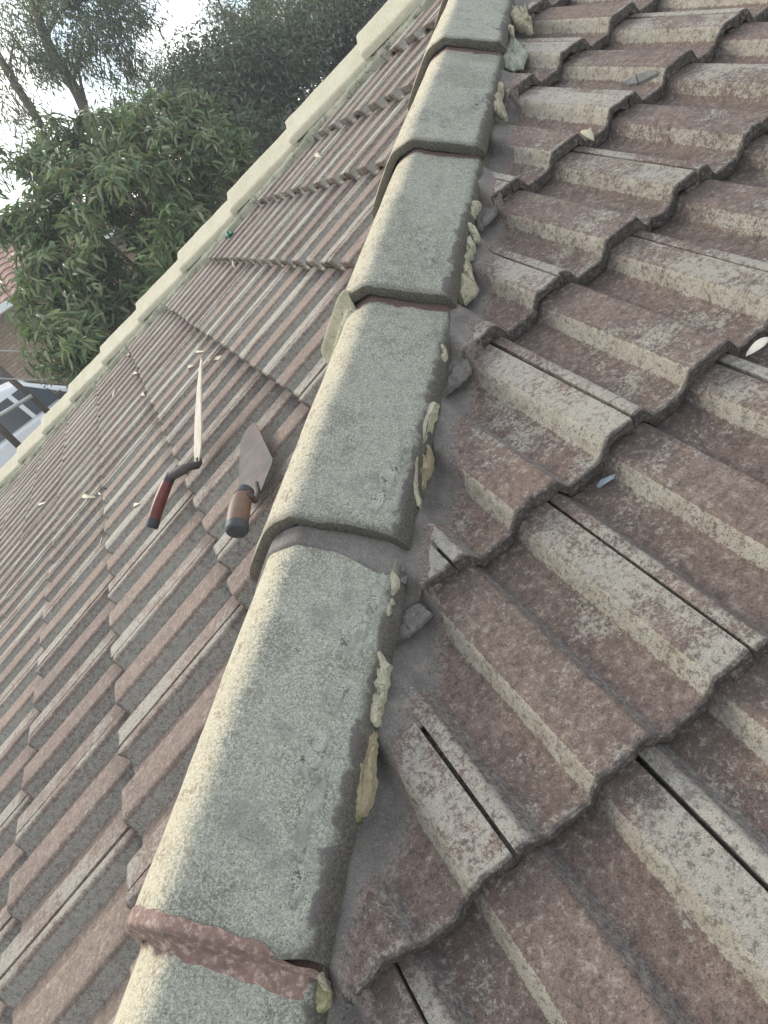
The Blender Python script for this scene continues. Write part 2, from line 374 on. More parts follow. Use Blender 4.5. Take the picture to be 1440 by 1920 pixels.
for r in range(-5, 8):
    for c in range(-12, 60):
        if (c+r) % 2 == 0: continue
        x0 = LX0-c*.15-.016; s0 = LS0+r*G; yc = s0*CT
        if yc > 2.2 or yc < -1.75: continue
        if x0+.3 < yc-HW-.2 or x0 > -yc+.1: continue
        mw = frameL(x0, s0)
        px, py = proj(mw @ Vector((.15, .15, 0)))
        if px < -900 or py > 2900 or px < -9000: continue
        if put_tile('L', mw, [(Vector((-.028, -.028, 0)), Vector((-r2, -r2, 0))), (Vector((-HW, 0, 0))+Vector((.02, -.02, 0)), Vector((r2, -r2, 0)))]): cnt += 1
for r in range(-3, 8):
    for i in range(-12, 40):
        if (i-r) % 2 == 0: continue
        y0 = RY0+i*.15-.016; s0 = RS0+r*G; xc = -s0*CT
        if xc < -2.15: continue
        if y0+.3 < -xc-.3: continue
        mw = frameR(y0, s0)
        px, py = proj(mw @ Vector((.15, .15, 0)))
        if px < -1500 or px > 2100 or py > 2500 or py < -420: continue
        if put_tile('R', mw, [(Vector((.045, .045, 0)), Vector((r2, r2, 0)))]): cnt += 1
print('TILES', cnt)
def sheet(name, pts, m, parent=roof):
    return link(name, mesh(name, pts, [tuple(range(len(pts)))], False), m, parent)
# sarking under the tiles (the other two slopes close the roof)
D = -.075
def P3(x, y, z): return (x, y, z+D)
AP = (-HW/2, HW/2)
sheet('sarking', [P3(-1.75-HW, -1.75, -1.75*T), P3(1.75, -1.75, -1.75*T), P3(AP[0], AP[1], AP[1]*T)], M_DARK)
sheet('sarking', [P3(1.75, -1.75, -1.75*T), P3(1.75, 7, -1.75*T), P3(AP[0], 7, AP[1]*T), P3(AP[0], AP[1], AP[1]*T)], M_DARK)
sheet('rear_slope', [P3(AP[0], AP[1], AP[1]*T+.05), P3(AP[0], 7, AP[1]*T), P3(-1.75-HW, 7, -1.75*T), P3(-1.75-HW, -1.75, -1.75*T)], M_REAR)

# ridge caps ------------------------------------------------------------
CP = [(-.137, -.030), (-.134, -.016), (-.129, -.007), (-.118, .0035), (-.104, .0145), (-.088, .0272), (-.071, .0405), (-.055, .0525), (-.04, .0640), (-.028, .0725), (-.019, .0778), (-.010, .0808), (.002, .0826), (.016, .0838), (.028, .0840), (.034, .0828), (.039, .0800), (.046, .0748), (.06, .0648), (.08, .0505), (.1, .0362), (.12, .0225), (.136, .0113), (.1425, .006), (.146, -.003), (.1475, -.015)]
CP1 = CP
CAPLEN = .476
def cap_me(seed, L=.505, hi=1., cream=False):
    CP = [(a*.74, b*.86) for a, b in CP1] if cream else CP1
    off = Vector((seed*5.1, seed*2.3, 4)); nP = len(CP); NV = 34; vs = []; fs = []; col = []
    for lay in (0, 1):
        for j in range(NV+1):
            v = L*j/NV
            f = v/CAPLEN; sc = 1-.05*f
            for i, (s, h) in enumerate(CP):
                th = .0195 if lay else 0
                nx = noise.noise(Vector((s*14, v*9, 0))+off)*.0028 + noise.noise(Vector((s*60, v*60, 3))+off)*.0009
                vv = v; hh = h
                if j == 0: vv += noise.noise(Vector((s*45, 0, 1))+off)*.007 + noise.noise(Vector((s*160, 0, 1))+off)*.003; hh -= .0025*(1-lay)
                ssx = s*sc
                if i in (0, nP-1): ssx += noise.noise(Vector((s, v*40, 7))+off)*.0035+noise.noise(Vector((s, v*110, 7))+off)*.0018
                if lay: ssx *= .92 if i not in (0, nP-1) else .99; hh = h-th*(1 if i not in (0, nP-1) else .55)
                vs.append((ssx, vv, hh*(1-.03*f)-.0225*f+nx))
                left = 1-ss(s, -.02, .07); edge = ss(s, .122+.012*ss(v, .15, .4), .152); head = ss(v, CAPLEN-.022, CAPLEN-.008)
                col.append((left, edge*.8, head, 1. if lay else (.8 if j == 0 else (.75 if i in (0, nP-1, nP-2) else .15 if i == nP-3 else 0))))
    def idx(l, j, i): return l*(NV+1)*nP + j*nP + i
    for j in range(NV):
        for i in range(nP-1):
            fs.append((idx(0, j, i), idx(0, j, i+1), idx(0, j+1, i+1), idx(0, j+1, i)))
            fs.append((idx(1, j, i+1), idx(1, j, i), idx(1, j+1, i), idx(1, j+1, i+1)))
        fs.append((idx(0, j, nP-1), idx(1, j, nP-1), idx(1, j+1, nP-1), idx(0, j+1, nP-1)))
        fs.append((idx(1, j, 0), idx(0, j, 0), idx(0, j+1, 0), idx(1, j+1, 0)))
    for i in range(nP-1):
        fs.append((idx(0, 0, i+1), idx(0, 0, i), idx(1, 0, i), idx(1, 0, i+1)))
        fs.append((idx(0, NV, i), idx(0, NV, i+1), idx(1, NV, i+1), idx(1, NV, i)))
    me = mesh('cap_mesh', vs, fs); ca = me.color_attributes.new('mask', 'FLOAT_COLOR', 'POINT')
    ca.data.foreach_set('color', np.array(col, dtype=np.float32).ravel()); sharpen(me, 55)
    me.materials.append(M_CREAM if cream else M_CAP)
    return me
HD1 = Vector((-1, 1, T)).normalized(); SD1 = Vector((1, 1, 0)).normalized(); ND1 = SD1.cross(HD1)
LH = math.sqrt(2+T*T)
def hipframe(u0, hd, sd, base):
    nd = sd.cross(hd); m = Matrix.Identity(4)
    for i in range(3): m[i][0], m[i][1], m[i][2], m[i][3] = sd[i], hd[i], nd[i], base[i]
    return m
JOINTS = [-.208, .12, .442, .770, 1.098, 1.43, 1.76, 2.09]
CAPS = []
for k, u0 in enumerate(JOINTS):
    base = Vector((-u0, u0, T*u0))
    o = link('ridge_cap', cap_me(k, .505 if k < 7 else .2), None, roof); o.matrix_world = hipframe(u0, HD1, SD1, base)
    CAPS.append(o)
HD2 = Vector((1, 1, T)).normalized(); SD2 = Vector((1, -1, 0)).normalized()
cream_caps = [cap_me(20+k, .5, cream=True) for k in range(3)]
# the second hip: caps painted cream
y = -1.78; k = 0
HIP2 = []
while y < 2.15:
    base = Vector((y-HW, y, T*y+.022)); o = link('ridge_cap', cream_caps[k % 3], None, roof); o.matrix_world = hipframe(0, HD2, SD2, base)
    o['label'] = 'cream painted ridge cap'
    y += CAPLEN/LH; k += 1
def capz(s, v):      # outer surface of a hip 1 cap in its own frame
    f = v/CAPLEN; q = s/(1-.05*f)
    for (a, ha), (b, hb) in zip(CP, CP[1:]):
        if q <= b: h = ha+(hb-ha)*(q-a)/(b-a); break
    else: h = CP[-1][1]
    return h*(1-.03*f)-.0225*f

# pointing mortar smeared along the right side of hip 1 -------------------
def pointing(name, face, p0, ad, od, n_a, a0, a1, s0, edgef, thickf, m, nS=26, label=None, fill=-9):
    vs = []; fs = []
    for j in range(n_a+1):
        a = a0+(a1-a0)*j/n_a; e = edgef(a)
        for i in range(nS+1):
            s = s0+(e-s0)*i/nS
            q = p0+ad*a+od*s
            hs = 0
            K = 5
            for kk in range(K):
                dd = (kk-(K-1)/2)*.006
                if face == 'R': hs += surf('R', q.x+dd, q.y)+surf('R', q.x, q.y+dd)
                else: hs += surf('L', q.x+dd, q.y)+surf('L', q.x, q.y+dd)
            hs /= 2*K
            h0 = surf(face, q.x, q.y)
            f = i/nS; th = thickf(a, f, s)
            w = ss(f, .8, 1.)
            hs = max(hs, fill)
            z = (hs+th)*(1-w)+(h0-.003)*w
            z = max(z, h0+.0012) if f < .93 else z
            vs.append(toworld(face, q.x, q.y, z))
    for j in range(n_a):
        for i in range(nS):
            x = j*(nS+1)+i; q = (x, x+nS+1, x+nS+2, x+1)
            fs.append(q if od.cross(ad).z > 0 else q)
    me = mesh(name, vs, fs); ea = me.attributes.new('edge', 'FLOAT', 'POINT'); ea.data.foreach_set('value', [ss((k % (nS+1))/nS, .55, 1.) for k in range(len(vs))])
    o = link(name, me, m, roof)
    if label: o['label'] = label
    return o
AD1 = Vector((-r2, r2, 0)); OD1 = Vector((r2, r2, 0))
def edge1(a):
    x = -(a*r2)+.17*r2; yy = a*r2+.17*r2
    h = surf('R', x, yy)
    n = noise.noise(Vector((a*7, 0, 0))); n2 = noise.noise(Vector((a*30, 3, 0)))
    return .186+.030*n+.012*n2+.010*ss(-h, .012, .035)+.005*noise.noise(Vector((a*90, 3, 0)))
def thick1(a, f, s):
    n = noise.noise(Vector((a*16, s*16, 2))); n2 = noise.noise(Vector((a*60, s*60, 5)))
    return .0022+.013*(1-ss(f, .2, .95))+.003*n+.0022*n2+.0012*noise.noise(Vector((a*170, s*170, 5))) + .012*(1-ss(s, .1, .16))*(.6+n)
pointing('pointing_mortar', 'R', Vector((0, 0, 0)), AD1, OD1, 520, -.35, 3.1, .07, edge1, thick1, M_MORTAR, 30, 'dark grey pointing mortar')
def edgeL(a):
    return .128+.012*noise.noise(Vector((a*9, 4, 0)))
def thickL(a, f, s): return .002+.010*(1-ss(f, .2, .9))
pointing('pointing_mortar', 'L', Vector((0, 0, 0)), AD1, -OD1, 420, -.35, 3.1, .05, edgeL, thickL, M_OLD, 14, 'old yellow bedding mortar')
AD2 = Vector((r2, r2, 0)); OD2 = Vector((r2, -r2, 0))
def edge2(a):
    return .140+.014*noise.noise(Vector((a*6, 8, 0)))+.012*noise.noise(Vector((a*25, 8, 0)))
def thick2(a, f, s): return .005+.020*(1-ss(s, .07, .15))+.003*noise.noise(Vector((a*20, s*20, 5)))
pointing('pointing_mortar', 'L', Vector((-HW, 0, 0)), AD2, OD2, 620, -2.5, 3.05, .06, edge2, thick2, M_POINT, 18, 'cracked cream pointing mortar', fill=-.006)

# collars at the joints ---------------------------------------------------
def collar(kcap, v_hi, v_lo, m, s_rng=(-.132, .143), th=.0018, label=None, seed=1., step=True):
    """skin lying over the nose of cap kcap (v>0) and on down onto the cap below; v_hi/v_lo functions of s"""
    up = CAPS[kcap].matrix_world; dn = CAPS[kcap-1].matrix_world; gap = (JOINTS[kcap]-JOINTS[kcap-1])*LH
    vs = []; fs = []; NSs = 60; NVv = 16
    for i in range(NSs+1):
        s = s_rng[0]+(s_rng[1]-s_rng[0])*i/NSs; hi = v_hi(s); lo = v_lo(s)
        for j in range(NVv+1):
            f = j/NVv; v = hi+(lo-hi)*f
            zu = capz(s, max(v, 0)) + .0015; zd = capz(s, gap+v)
            wd = ss(-v, -.001, .012)
            # heights are both over the hip frame of their own cap; same direction, so compare directly
            z = zu*(1-wd)+zd*wd if step else zd
            edge = min(1, min(f, 1-f)*9, min(i, NSs-i)*.4)
            z += th*edge + .0006*noise.noise(Vector((s*60, v*60, seed))) + .0012*noise.noise(Vector((s*18, v*18, seed)))*edge - (1-edge)*.0015
            vs.append(up @ Vector((s, v, z)))
    for i in range(NSs):
        for j in range(NVv):
            x = i*(NVv+1)+j; fs.append((x, x+1, x+NVv+2, x+NVv+1))
    o = link('joint_render', mesh('joint_render', vs, fs), m, roof)
    if label: o['label'] = label
    return o
nn = lambda s, k, a: noise.noise(Vector((s*k, a, 1.7)))
collar(1, lambda s: .017-.010*ss(s, -.02, .12)+.0025*nn(s, 60, 1)-(.012*ss(s, .10, .135)), lambda s: -.010-.010*ss(s, -.02, .03)-.008*ss(s, .03, .1)+.005*nn(s, 45, 2)+.003*nn(s, 120, 2)-.012*max(0, 1-abs(s+.105)/.05), M_RED, label='red brown render band')
collar(2, lambda s: .006, lambda s: -.030-.022*ss(s, .07, .13)+.003*nn(s, 30, 5), M_MORTAR, th=.004, label='dark grey mortar band', seed=3., step=False)
collar(3, lambda s: .008+.003*nn(s, 90, 9), lambda s: -.018+.004*nn(s, 70, 4), M_OLD, (-.132, -.001), th=.006, label='yellow mortar crust')

# crusty lichen patches on the caps --------------------------------------
def patch(kcap, s0, v0, ra, rb, seed, m=M_LICH, th=.0022):
    vs = []; fs = []; NR_, NA = 7, 40; mw = CAPS[kcap].matrix_world
    vs.append((s0, v0))
    for r in range(1, NR_+1):
        for a in range(NA):
            an = 2*math.pi*a/NA; q = 1+.45*noise.noise(Vector((math.cos(an)*1.6, math.sin(an)*1.6, seed)))+.22*noise.noise(Vector((math.cos(an)*5, math.sin(an)*5, seed)))
            vs.append((s0+math.cos(an)*ra*q*r/NR_, v0+math.sin(an)*rb*q*r/NR_))
    out = []
    for i, (s, v) in enumerate(vs):
        rr = 0 if i == 0 else ((i-1)//NA+1)/NR_
        z = capz(s, v)+th*(1 if rr < .95 else -.6)+.0016*noise.noise(Vector((s*120, v*120, seed)))+(.0012 if .7 < rr < .95 else 0)
        out.append((s, v, z))
    for a in range(NA): fs.append((0, 1+a, 1+(a+1) % NA))
    for r in range(NR_-1):
        for a in range(NA):
            fs.append((1+r*NA+a, 1+(r+1)*NA+a, 1+(r+1)*NA+(a+1) % NA, 1+r*NA+(a+1) % NA))
    o = link('lichen_patch', mesh('lichen_patch', out, fs), m, CAPS[kcap])
    return o
for i, a in enumerate([(1, .118, .33, .014, .035), (1, .112, .25, .013, .022), (1, .108, .185, .012, .026), (1, .122, .145, .007, .022), (1, .118, .11, .006, .03), (1, .125, .06, .006, .02),
                       (2, .122, .09, .010, .03), (2, .118, .045, .008, .018), (2, .132, .15, .005, .03), (3, .105, .13, .012, .045), (3, .09, .16, .009, .02), (3, .11, .09, .012, .02), (4, .12, .2, .006, .03), (4, .08, .07, .006, .01), (1, .128, .39, .006, .03)]):
    patch(*a, seed=i*3.3)

# bedding mortar showing under the right edge of the caps -----------------
def lump_me(name, pts, rads, seed, flat=.7, nz=.35, n=14):
    pts = [Vector(p) for p in pts]
    P2, R2 = [], []
    for i in range(len(pts)-1):
        K = 7
        for k in range(K): f = k/K; P2.append(pts[i].lerp(pts[i+1], f)); R2.append(rads[i]*(1-f)+rads[i+1]*f)
    P2.append(pts[-1]); R2.append(rads[-1])
    N = len(P2)
    for i in range(N):
        e = min(i, N-1-i)
        if e < 3: R2[i] *= (.35, .72, .92)[e]
    me = tube_me(name, P2, R2, n, True, flat)
    r0 = max(rads)
    for v in me.vertices:
        co = v.co; q = noise.noise_vector(co*(.5/r0)+Vector((seed, 0, 0)))*nz + noise.noise_vector(co*(1.6/r0)+Vector((seed, 3, 0)))*nz*.45
        v.co = co+q*r0
    sharpen(me, 35)
    return me
def chunk(pp, wpx, h, seed, m=M_OLD, loose=None, flat=.75, nz=.3):
    pts = []; rads = []
    for (px, py), w in zip(pp, wpx):
        q = onplane('R', px, py, h); pts.append(q); rads.append(w*.5*(q-CAM).length/FPX)
    me = lump_me('mortar_chunk', pts, rads, seed, flat, nz)
    if loose:
        c = sum(pts, Vector())/len(pts)
        for v in me.vertices: v.co -= c
        o = link('mortar_lump', me, m); o.location = c; tag(o, loose, 'mortar lump', 'broken mortar lumps along the ridge')
    else: o = link('mortar_chunk', me, m, roof)
    return o
def slab(outl, h, th, seed, m=M_OLD, loose=None, cat_name=None, tilt=0.):
    """broken piece of mortar: angular outline, rough broken top, real thickness"""
    P = [onplane('R', x, y, h) for x, y in outl]; c = sum(P, Vector())/len(P)
    # densify the outline
    Q = []
    for a, b_ in zip(P, P[1:]+P[:1]):
        k_ = max(2, int((b_-a).length/.0045))
        for k in range(k_): Q.append(a.lerp(b_, k/k_))
    R_ = [q+Vector(noise.noise_vector(q*130+Vector((seed, 0, 0))))*.0028 for q in Q]; n = len(R_)
    size = sum((q-c).length for q in R_)/n; th *= .8
    rings = [(1.02, -.55), (1.05, -.1), (1.0, .55), (.90, .86), (.72, 1.), (.5, 1.05), (.25, 1.)]
    vs = []; fs = []
    for f, z in rings:
        for q in R_:
            w = c+(q-c)*f
            rel = w-c
            fac = noise.cell(w*(1.3/size)+Vector((seed, 7, 0)))*.5
            zz = z*th+(fac*.6*th if z > .5 else 0)+th*.6*noise.noise(w*95+Vector((seed, 1, 0)))*(1 if z > .4 else .5)+th*.25*noise.noise(w*260+Vector((seed, 1, 0)))
            vs.append(rel+NR*zz+Vector(noise.noise_vector(w*220))*.0012)
    for r in range(len(rings)-1):
        for k in range(n): fs.append((r*n+k, r*n+(k+1) % n, (r+1)*n+(k+1) % n, (r+1)*n+k))
    vs.append(NR*th); top = len(vs)-1
    for k in range(n): fs.append(((len(rings)-1)*n+k, (len(rings)-1)*n+(k+1) % n, top))
    me = mesh(cat_name or 'mortar_chunk', vs, fs)
    bm = bmesh.new(); bm.from_mesh(me); bmesh.ops.recalc_face_normals(bm, faces=bm.faces); bm.to_mesh(me); bm.free(); sharpen(me, 18)
    if loose: o = link('mortar_lump', me, m); o.location = c; tag(o, loose, 'mortar lump', 'broken mortar lumps along the ridge')
    else: o = link('mortar_chunk', me, m, roof); o.location = c
    return o
slab([(806,757),(820,761),(818,778),(802,823),(792,855),(787,881),(785,916),(788,947),(776,944),(763,950),(761,936),(775,892),(785,843),(796,795)], .010, .013, 1)
slab([(811,795),(802,826),(811,854),(813,878),(802,895),(792,916),(789,895),(792,857)], .002, .012, 2, M_OLDB)
slab([(740,1070),(748,1087),(743,1113),(733,1153),(720,1180),(717,1173),(723,1147),(733,1113),(737,1087)], .008, .009, 3)
slab([(712,1212),(718,1222),(724,1240),(732,1250),(729,1268),(727,1290),(722,1310),(716,1335),(711,1355),(706,1360),(694,1355),(697,1335),(702,1310),(706,1285),(712,1270),(714,1245)], .006, .010, 4)
slab([(710,1214),(714,1240),(712,1270),(700,1320),(692,1352),(678,1352),(686,1315),(698,1260)], .001, .010, 5, M_MOSSY)
slab([(690,1355),(701,1362),(703,1385),(706,1410),(703,1450),(702,1480),(695,1510),(684,1528),(672,1530),(670,1500),(672,1460),(676,1420),(682,1385)], .002, .012, 6, M_OLDB)
slab([(684,1360),(672,1420),(664,1470),(652,1510),(641,1540),(650,1550),(662,1555),(674,1540),(682,1526),(672,1500),(674,1440),(684,1390)], .000, .011, 7, M_MOSSY)
slab([(593,1792),(605,1820),(618,1865),(615,1885),(600,1900),(585,1880),(588,1830)], -.002, .010, 8, M_MOSSY)
slab([(603,1821),(618,1862),(607,1858),(598,1833)], .006, .006, 9)
slab([(830,649),(836,655),(839,667),(834,676),(825,681),(827,661)], .005, .010, 10)
slab([(886,382),(902,380),(897,395),(888,407),(882,413),(882,392)], .004, .010, 11)
slab([(936,157),(945,160),(943,177),(940,185),(952,223),(938,219),(924,208),(928,192),(934,175)], -.002, .014, 12)
slab([(961,15),(973,19),(967,33),(959,37)], .004, .012, 13)
slab([(956,48),(964,54),(963,73),(957,65),(951,58)], .006, .010, 14)
slab([(817,692),(842,672),(880,680),(882,699),(859,722),(822,751),(809,742)], -.026, .009, 20, M_MORTAR)
slab([(713,1207),(753,1153),(787,1133),(810,1153),(775,1185),(733,1213)], -.026, .009, 21, M_MORTAR)
slab([(884,413),(905,390),(932,386),(931,401),(899,432),(882,422)], -.026, .009, 22, M_MORTAR)
slab([(875,426),(888,428),(900,442),(899,449),(890,453),(882,442),(874,436)], .000, .014, 15, loose='small yellow mortar lump touching the cap edge, uppermost of a row of three')
slab([(880,442),(887,453),(890,463),(887,480),(874,490),(862,482),(863,467),(872,455)], .000, .014, 16, loose='yellow mortar lump wedged between a smaller one above and a long one below')
slab([(859,486),(870,492),(882,499),(883,513),(896,540),(884,553),(870,565),(860,563),(857,551),(848,536),(852,515),(855,497)], -.008, .018, 17, loose='long pale yellow mortar lump lying over a dark hollow beside the middle cap')
slab([(978,21),(988,23),(999,52),(995,60),(980,56),(965,50),(964,40)], -.006, .022, 18, loose='pale jagged mortar lump on the right of the uppermost cap')
slab([(945,71),(967,75),(988,104),(980,125),(959,129),(940,123),(939,92)], -.010, .013, 19, M_GREYM, loose='flat grey green mortar lump beside the topmost cap joint')

# ------------------------------------------------------------------ trowels
M_STEEL = rough_mat('worn_trowel_steel', (.07, .062, .059), (.12, .102, .098), (.14, .07, .06), 1.2, .0012, 0, .6, .56, bs=.3)
M_STEEL.node_tree.nodes['Principled BSDF'].inputs['Metallic'].default_value = 0; M_STEEL.node_tree.nodes['Principled BSDF'].inputs['Specular IOR Level'].default_value = .12
M_BLADE = rough_mat('sky_sheen_trowel_steel', (.42, .37, .30), (.56, .51, .42), None, 1.5, .0006, 0, .4, bs=.2)  # bright sky reflection is painted into the pale blade colour
M_WOODR = rough_mat('dark_red_wood_handle', (.12, .035, .03), (.17, .06, .05), None, 1, .001, 0, .38, bs=.3)
M_WOODB = rough_mat('dirty_brown_wood_handle', (.20, .15, .11), (.14, .07, .05), None, 1, .001, 0, .5, bs=.3)
M_RUB = rough_mat('black_rubber', (.035, .04, .047), (.07, .075, .08), None, 1, .001, 0, .55, bs=.2)
def blade_me(name, base, tip, side, width, nrm, thick=.0018, tipw=.22, out=None):
    base, tip = Vector(base), Vector(tip); ax = tip-base; L = ax.length
    out = out or [(0, .16), (.02, .42), (.07, .8), (.13, .97), (.2, 1.), (.3, .97), (.5, .80), (.7, .60), (.85, .45), (.93, .38), (.975, tipw*1.25), (1., tipw*.7)]
    vs = []; fs = []
    for sgn in (1, -1):
        for a, w in out:
            bend = .004*math.sin(a*3)*1
            for k in range(5):
                q = -1+2*k/4
                vs.append(base+ax*a+side*(q*w*width/2)+nrm*(sgn*thick/2+bend))
    n = len(out)
    for lay in (0, 1):
        for i in range(n-1):
            for k in range(4):
                x = lay*n*5+i*5+k; q = (x, x+1, x+6, x+5); fs.append(q if lay == 0 else q[::-1])
    for i in range(n-1):
        for k in (0, 4):
            a = i*5+k; fs.append((a, a+5, n*5+a+5, n*5+a))
    for k in range(4):
        fs.append((k, k+1, n*5+k+1, n*5+k)); a = (n-1)*5+k; fs.append((a, a+1, n*5+a+1, n*5+a))
    me = mesh(name, vs, fs); bm = bmesh.new(); bm.from_mesh(me); bmesh.ops.recalc_face_normals(bm, faces=bm.faces); bm.to_mesh(me); bm.free(); sharpen(me, 30)
    return me
def rebase(o, root):
    for v in o.data.vertices: v.co -= root.location
def curve(pts, K=6):
    pts = [Vector(p) for p in pts]; out = []
    for i in range(len(pts)-1):
        p0 = pts[max(i-1, 0)]; p1 = pts[i]; p2 = pts[i+1]; p3 = pts[min(i+2, len(pts)-1)]
        for k in range(K):
            t_ = k/K
            out.append(.5*((2*p1)+(p2-p0)*t_+(2*p0-5*p1+4*p2-p3)*t_*t_+(3*p1-p0-3*p2+p3)*t_**3))
    out.append(pts[-1]); return out
def handle(root, p0, p1, bow, r, m_wood, m_ring):
    p0, p1 = Vector(p0), Vector(p1); n = 30; pts = []; rad = []
    for i in range(n+1):
        f = i/n; pts.append(p0.lerp(p1, f)+bow*math.sin(f*math.pi)); rad.append(r*(.80+.25*math.sin(min(1, f*1.25)*math.pi*.62)))
    parts = []
    c1 = int(n*.17); c2 = int(n*.86)
    for nm, a, b_, m, g in (('ferrule', 0, c1, m_ring, 1.06), ('handle', c1, c2, m_wood, 1.), ('end_cap', c2, n, m_ring, 1.04)):
        rr = [x*g for x in rad[a:b_+1]]
        if nm == 'end_cap': rr[-1] *= .86
        parts.append(link(nm, tube_me(nm, pts[a:b_+1], rr, 18), m, root)); sharpen(parts[-1].data, 40)
    return parts
# trowel 1: lying on its side, blade up on edge
tb = onplane('L', 372, 868, .018); tt = at(378, 672, (tb-CAM).length+.13)
t1 = empty('trowel', tb, 'trowel with a dark red handle, its pale blade seen edge on', 'trowel', 'trowels lying on the tiles')
ax = (tt-tb).normalized(); vw = (tb-CAM).normalized(); sd = (vw-ax*vw.dot(ax)).normalized(); nm_ = ax.cross(sd)
ang = math.radians(9); sd2 = (sd*math.cos(ang)+nm_*math.sin(ang)).normalized(); nm2 = ax.cross(sd2)
bl = link('blade', blade_me('blade', tb, tt, sd2, .095, nm2, .003, .1), M_BLADE, t1)
f0 = onplane('L', 322, 888, .045); f1 = onplane('L', 284, 990, .020)
sh = link('shank', tube_me('shank', curve([tb+ax*.012, tb-ax*.004, onplane('L', 352, 876, .034), f0+(f1-f0)*.05]), [.0065]*7+[.009]*6+[.0115]*6, 12), M_STEEL, t1)
hp = handle(t1, f0, f1, NL*.003, .0135, M_WOODR, M_RUB)
for o in [bl, sh]+hp: rebase(o, t1)
# trowel 2: flat on the tiles
b2_ = onplane('L', 484, 912, .012); t2_ = onplane('L', 466, 803, .004)
t2 = empty('trowel', b2_, 'trowel with a brown wooden handle, its rusty blade flat on the tiles', 'trowel', 'trowels lying on the tiles')
ax = (t2_-b2_).normalized(); wl = onplane('L', 450, 905, .008); wr = onplane('L', 516, 895, .012)
sdv = (wr-wl); wd = sdv.length; sdv = (sdv-ax*sdv.dot(ax)).normalized(); nv = sdv.cross(ax)
if nv.z < 0: nv = -nv
print('trowel2', (t2_-b2_).length, wd, 'trowel1', (tt-tb).length)
bl = link('blade', blade_me('blade', b2_-ax*.03, t2_, sdv, min(.098, wd), nv, .002, .24, [(0, .12), (.06, .45), (.13, .88), (.17, 1.), (.3, .93), (.5, .80), (.7, .68), (.85, .58), (.94, .47), (.985, .32), (1., .14)]), M_STEEL, t2)
h0 = onplane('L', 461, 921, .052); h1 = onplane('L', 444, 998, .050)
h1 = h0+(h1-h0).normalized()*.125 if (h1-h0).length > .125 else h1
neck = b2_-ax*.045+nv*.004
sh = link('shank', tube_me('shank', curve([b2_+ax*.01+nv*.003, b2_-ax*.03+nv*.004, onplane('L', 478, 938, .028), onplane('L', 470, 930, .05), h0+(h1-h0)*.05]), [.004]*12+[.0055]*7+[.0065]*6, 12), M_STEEL, t2)
hp = handle(t2, h0, h1, NL*.004, .0170, M_WOODB, M_RUB)
for o in [bl, sh]+hp: rebase(o, t2)

# ------------------------------------------------------------------ fallen leaves and bits
M_DRY = rough_mat('dry_leaf', (.44, .40, .27), (.52, .48, .35), (.35, .25, .15), 2, .0006, 0, .6, .66, bs=.2)
M_DRYW = rough_mat('bleached_leaf', (.60, .58, .48), (.68, .66, .57), None, 2, .0006, 0, .6, bs=.2)
def leaf_on(face, a, b, wpx, label, curl=.25, m=None, lift=.004, name='fallen_leaf', cat='leaf', group='dry leaves fallen on the tiles'):
    pa = onsurf(face, *a, lift); pb = onsurf(face, *b, lift); N = NL if face == 'L' else NR
    ax = pb-pa; L = ax.length
    if L > .14: pb = pa+ax.normalized()*.14; ax = pb-pa; L = .14
    c = (pa+pb)/2; w = wpx*(c-CAM).length/FPX; sd = ax.cross(N).normalized()
    vs = []; fs = []; n = 12
    for i in range(n+1):
        f = i/n; ww = w*.5*(math.sin(math.pi*f)**.8)+.0004
        mid = pa+ax*f+N*(curl*L*.3*math.sin(f*math.pi))+sd*(curl*L*.35*math.sin(f*math.pi))
        for q in (-1, 0, 1): vs.append(mid+sd*(q*ww)+N*(abs(q)*ww*.5)-c)
    for i in range(n):
        for k in (0, 1): x = i*3+k; fs.append((x, x+1, x+4, x+3))
    me = mesh(name, vs, fs)
    o = link(name, me, m or M_DRY); o.location = c; tag(o, label, cat, group)
    so_ = o.modifiers.new('solid', 'SOLIDIFY'); so_.thickness = .0006
    return o
leaf_on('L', (388, 676), (414, 676), 9, 'curled cream leaf just right of the upright trowel blade tip', -.5)
leaf_on('L', (352, 690), (363, 686), 8, 'small cream leaf scrap left of the upright trowel blade tip', .2)
leaf_on('L', (374, 655), (384, 659), 5, 'tiny cream leaf above the upright trowel blade tip', .3)
leaf_on('L', (211, 745), (220, 726), 5, 'narrow pale leaf on the far tiles between the second hip and the trowels', .1)
leaf_on('L', (598, 283), (604, 298), 8, 'small yellow leaf on the upper tiles beside the middle of the ridge', .2)
leaf_on('L', (436, 488), (441, 504), 6, 'thin yellow leaf caught under a tile edge near the green wrapper', .1)
leaf_on('L', (482, 402), (492, 392), 4, 'tiny pale leaf lying in a tile groove above the green wrapper', .1)
leaf_on('L', (174, 916), (184, 934), 8, 'curved yellow leaf left of the dark red trowel handle', .6)
leaf_on('L', (72, 948), (92, 940), 5, 'thin green yellow leaf farthest left on the tiles', .2)
leaf_on('L', (188, 920), (192, 936), 3, 'thin straw coloured leaf sliver right beside a curved yellow leaf', .1)
leaf_on('L', (241, 664), (247, 668), 6, 'white leaf crumb nearest the second hip', .1)
leaf_on('L', (255, 697), (262, 703), 7, 'white leaf crumb at the tip of a tile course edge', .2)
leaf_on('L', (268, 735), (272, 742), 6, 'cream leaf crumb on a course edge under the small leaf scrap', .2)
leaf_on('L', (187, 1022), (196, 1002), 3, 'narrow straw coloured leaf standing at a tile edge below the dark red handle', .1)
leaf_on('L', (252, 950), (262, 944), 9, 'ragged pale leaf just left of the dark red handle', .2)
leaf_on('L', (8, 1002), (16, 988), 4, 'pale leaf sliver at the left border of the tiles', .2)
leaf_on('R', (1398, 668), (1440, 632), 16, 'pale curved gum leaf on the tiles at the right border', .3, M_DRYW, .008)
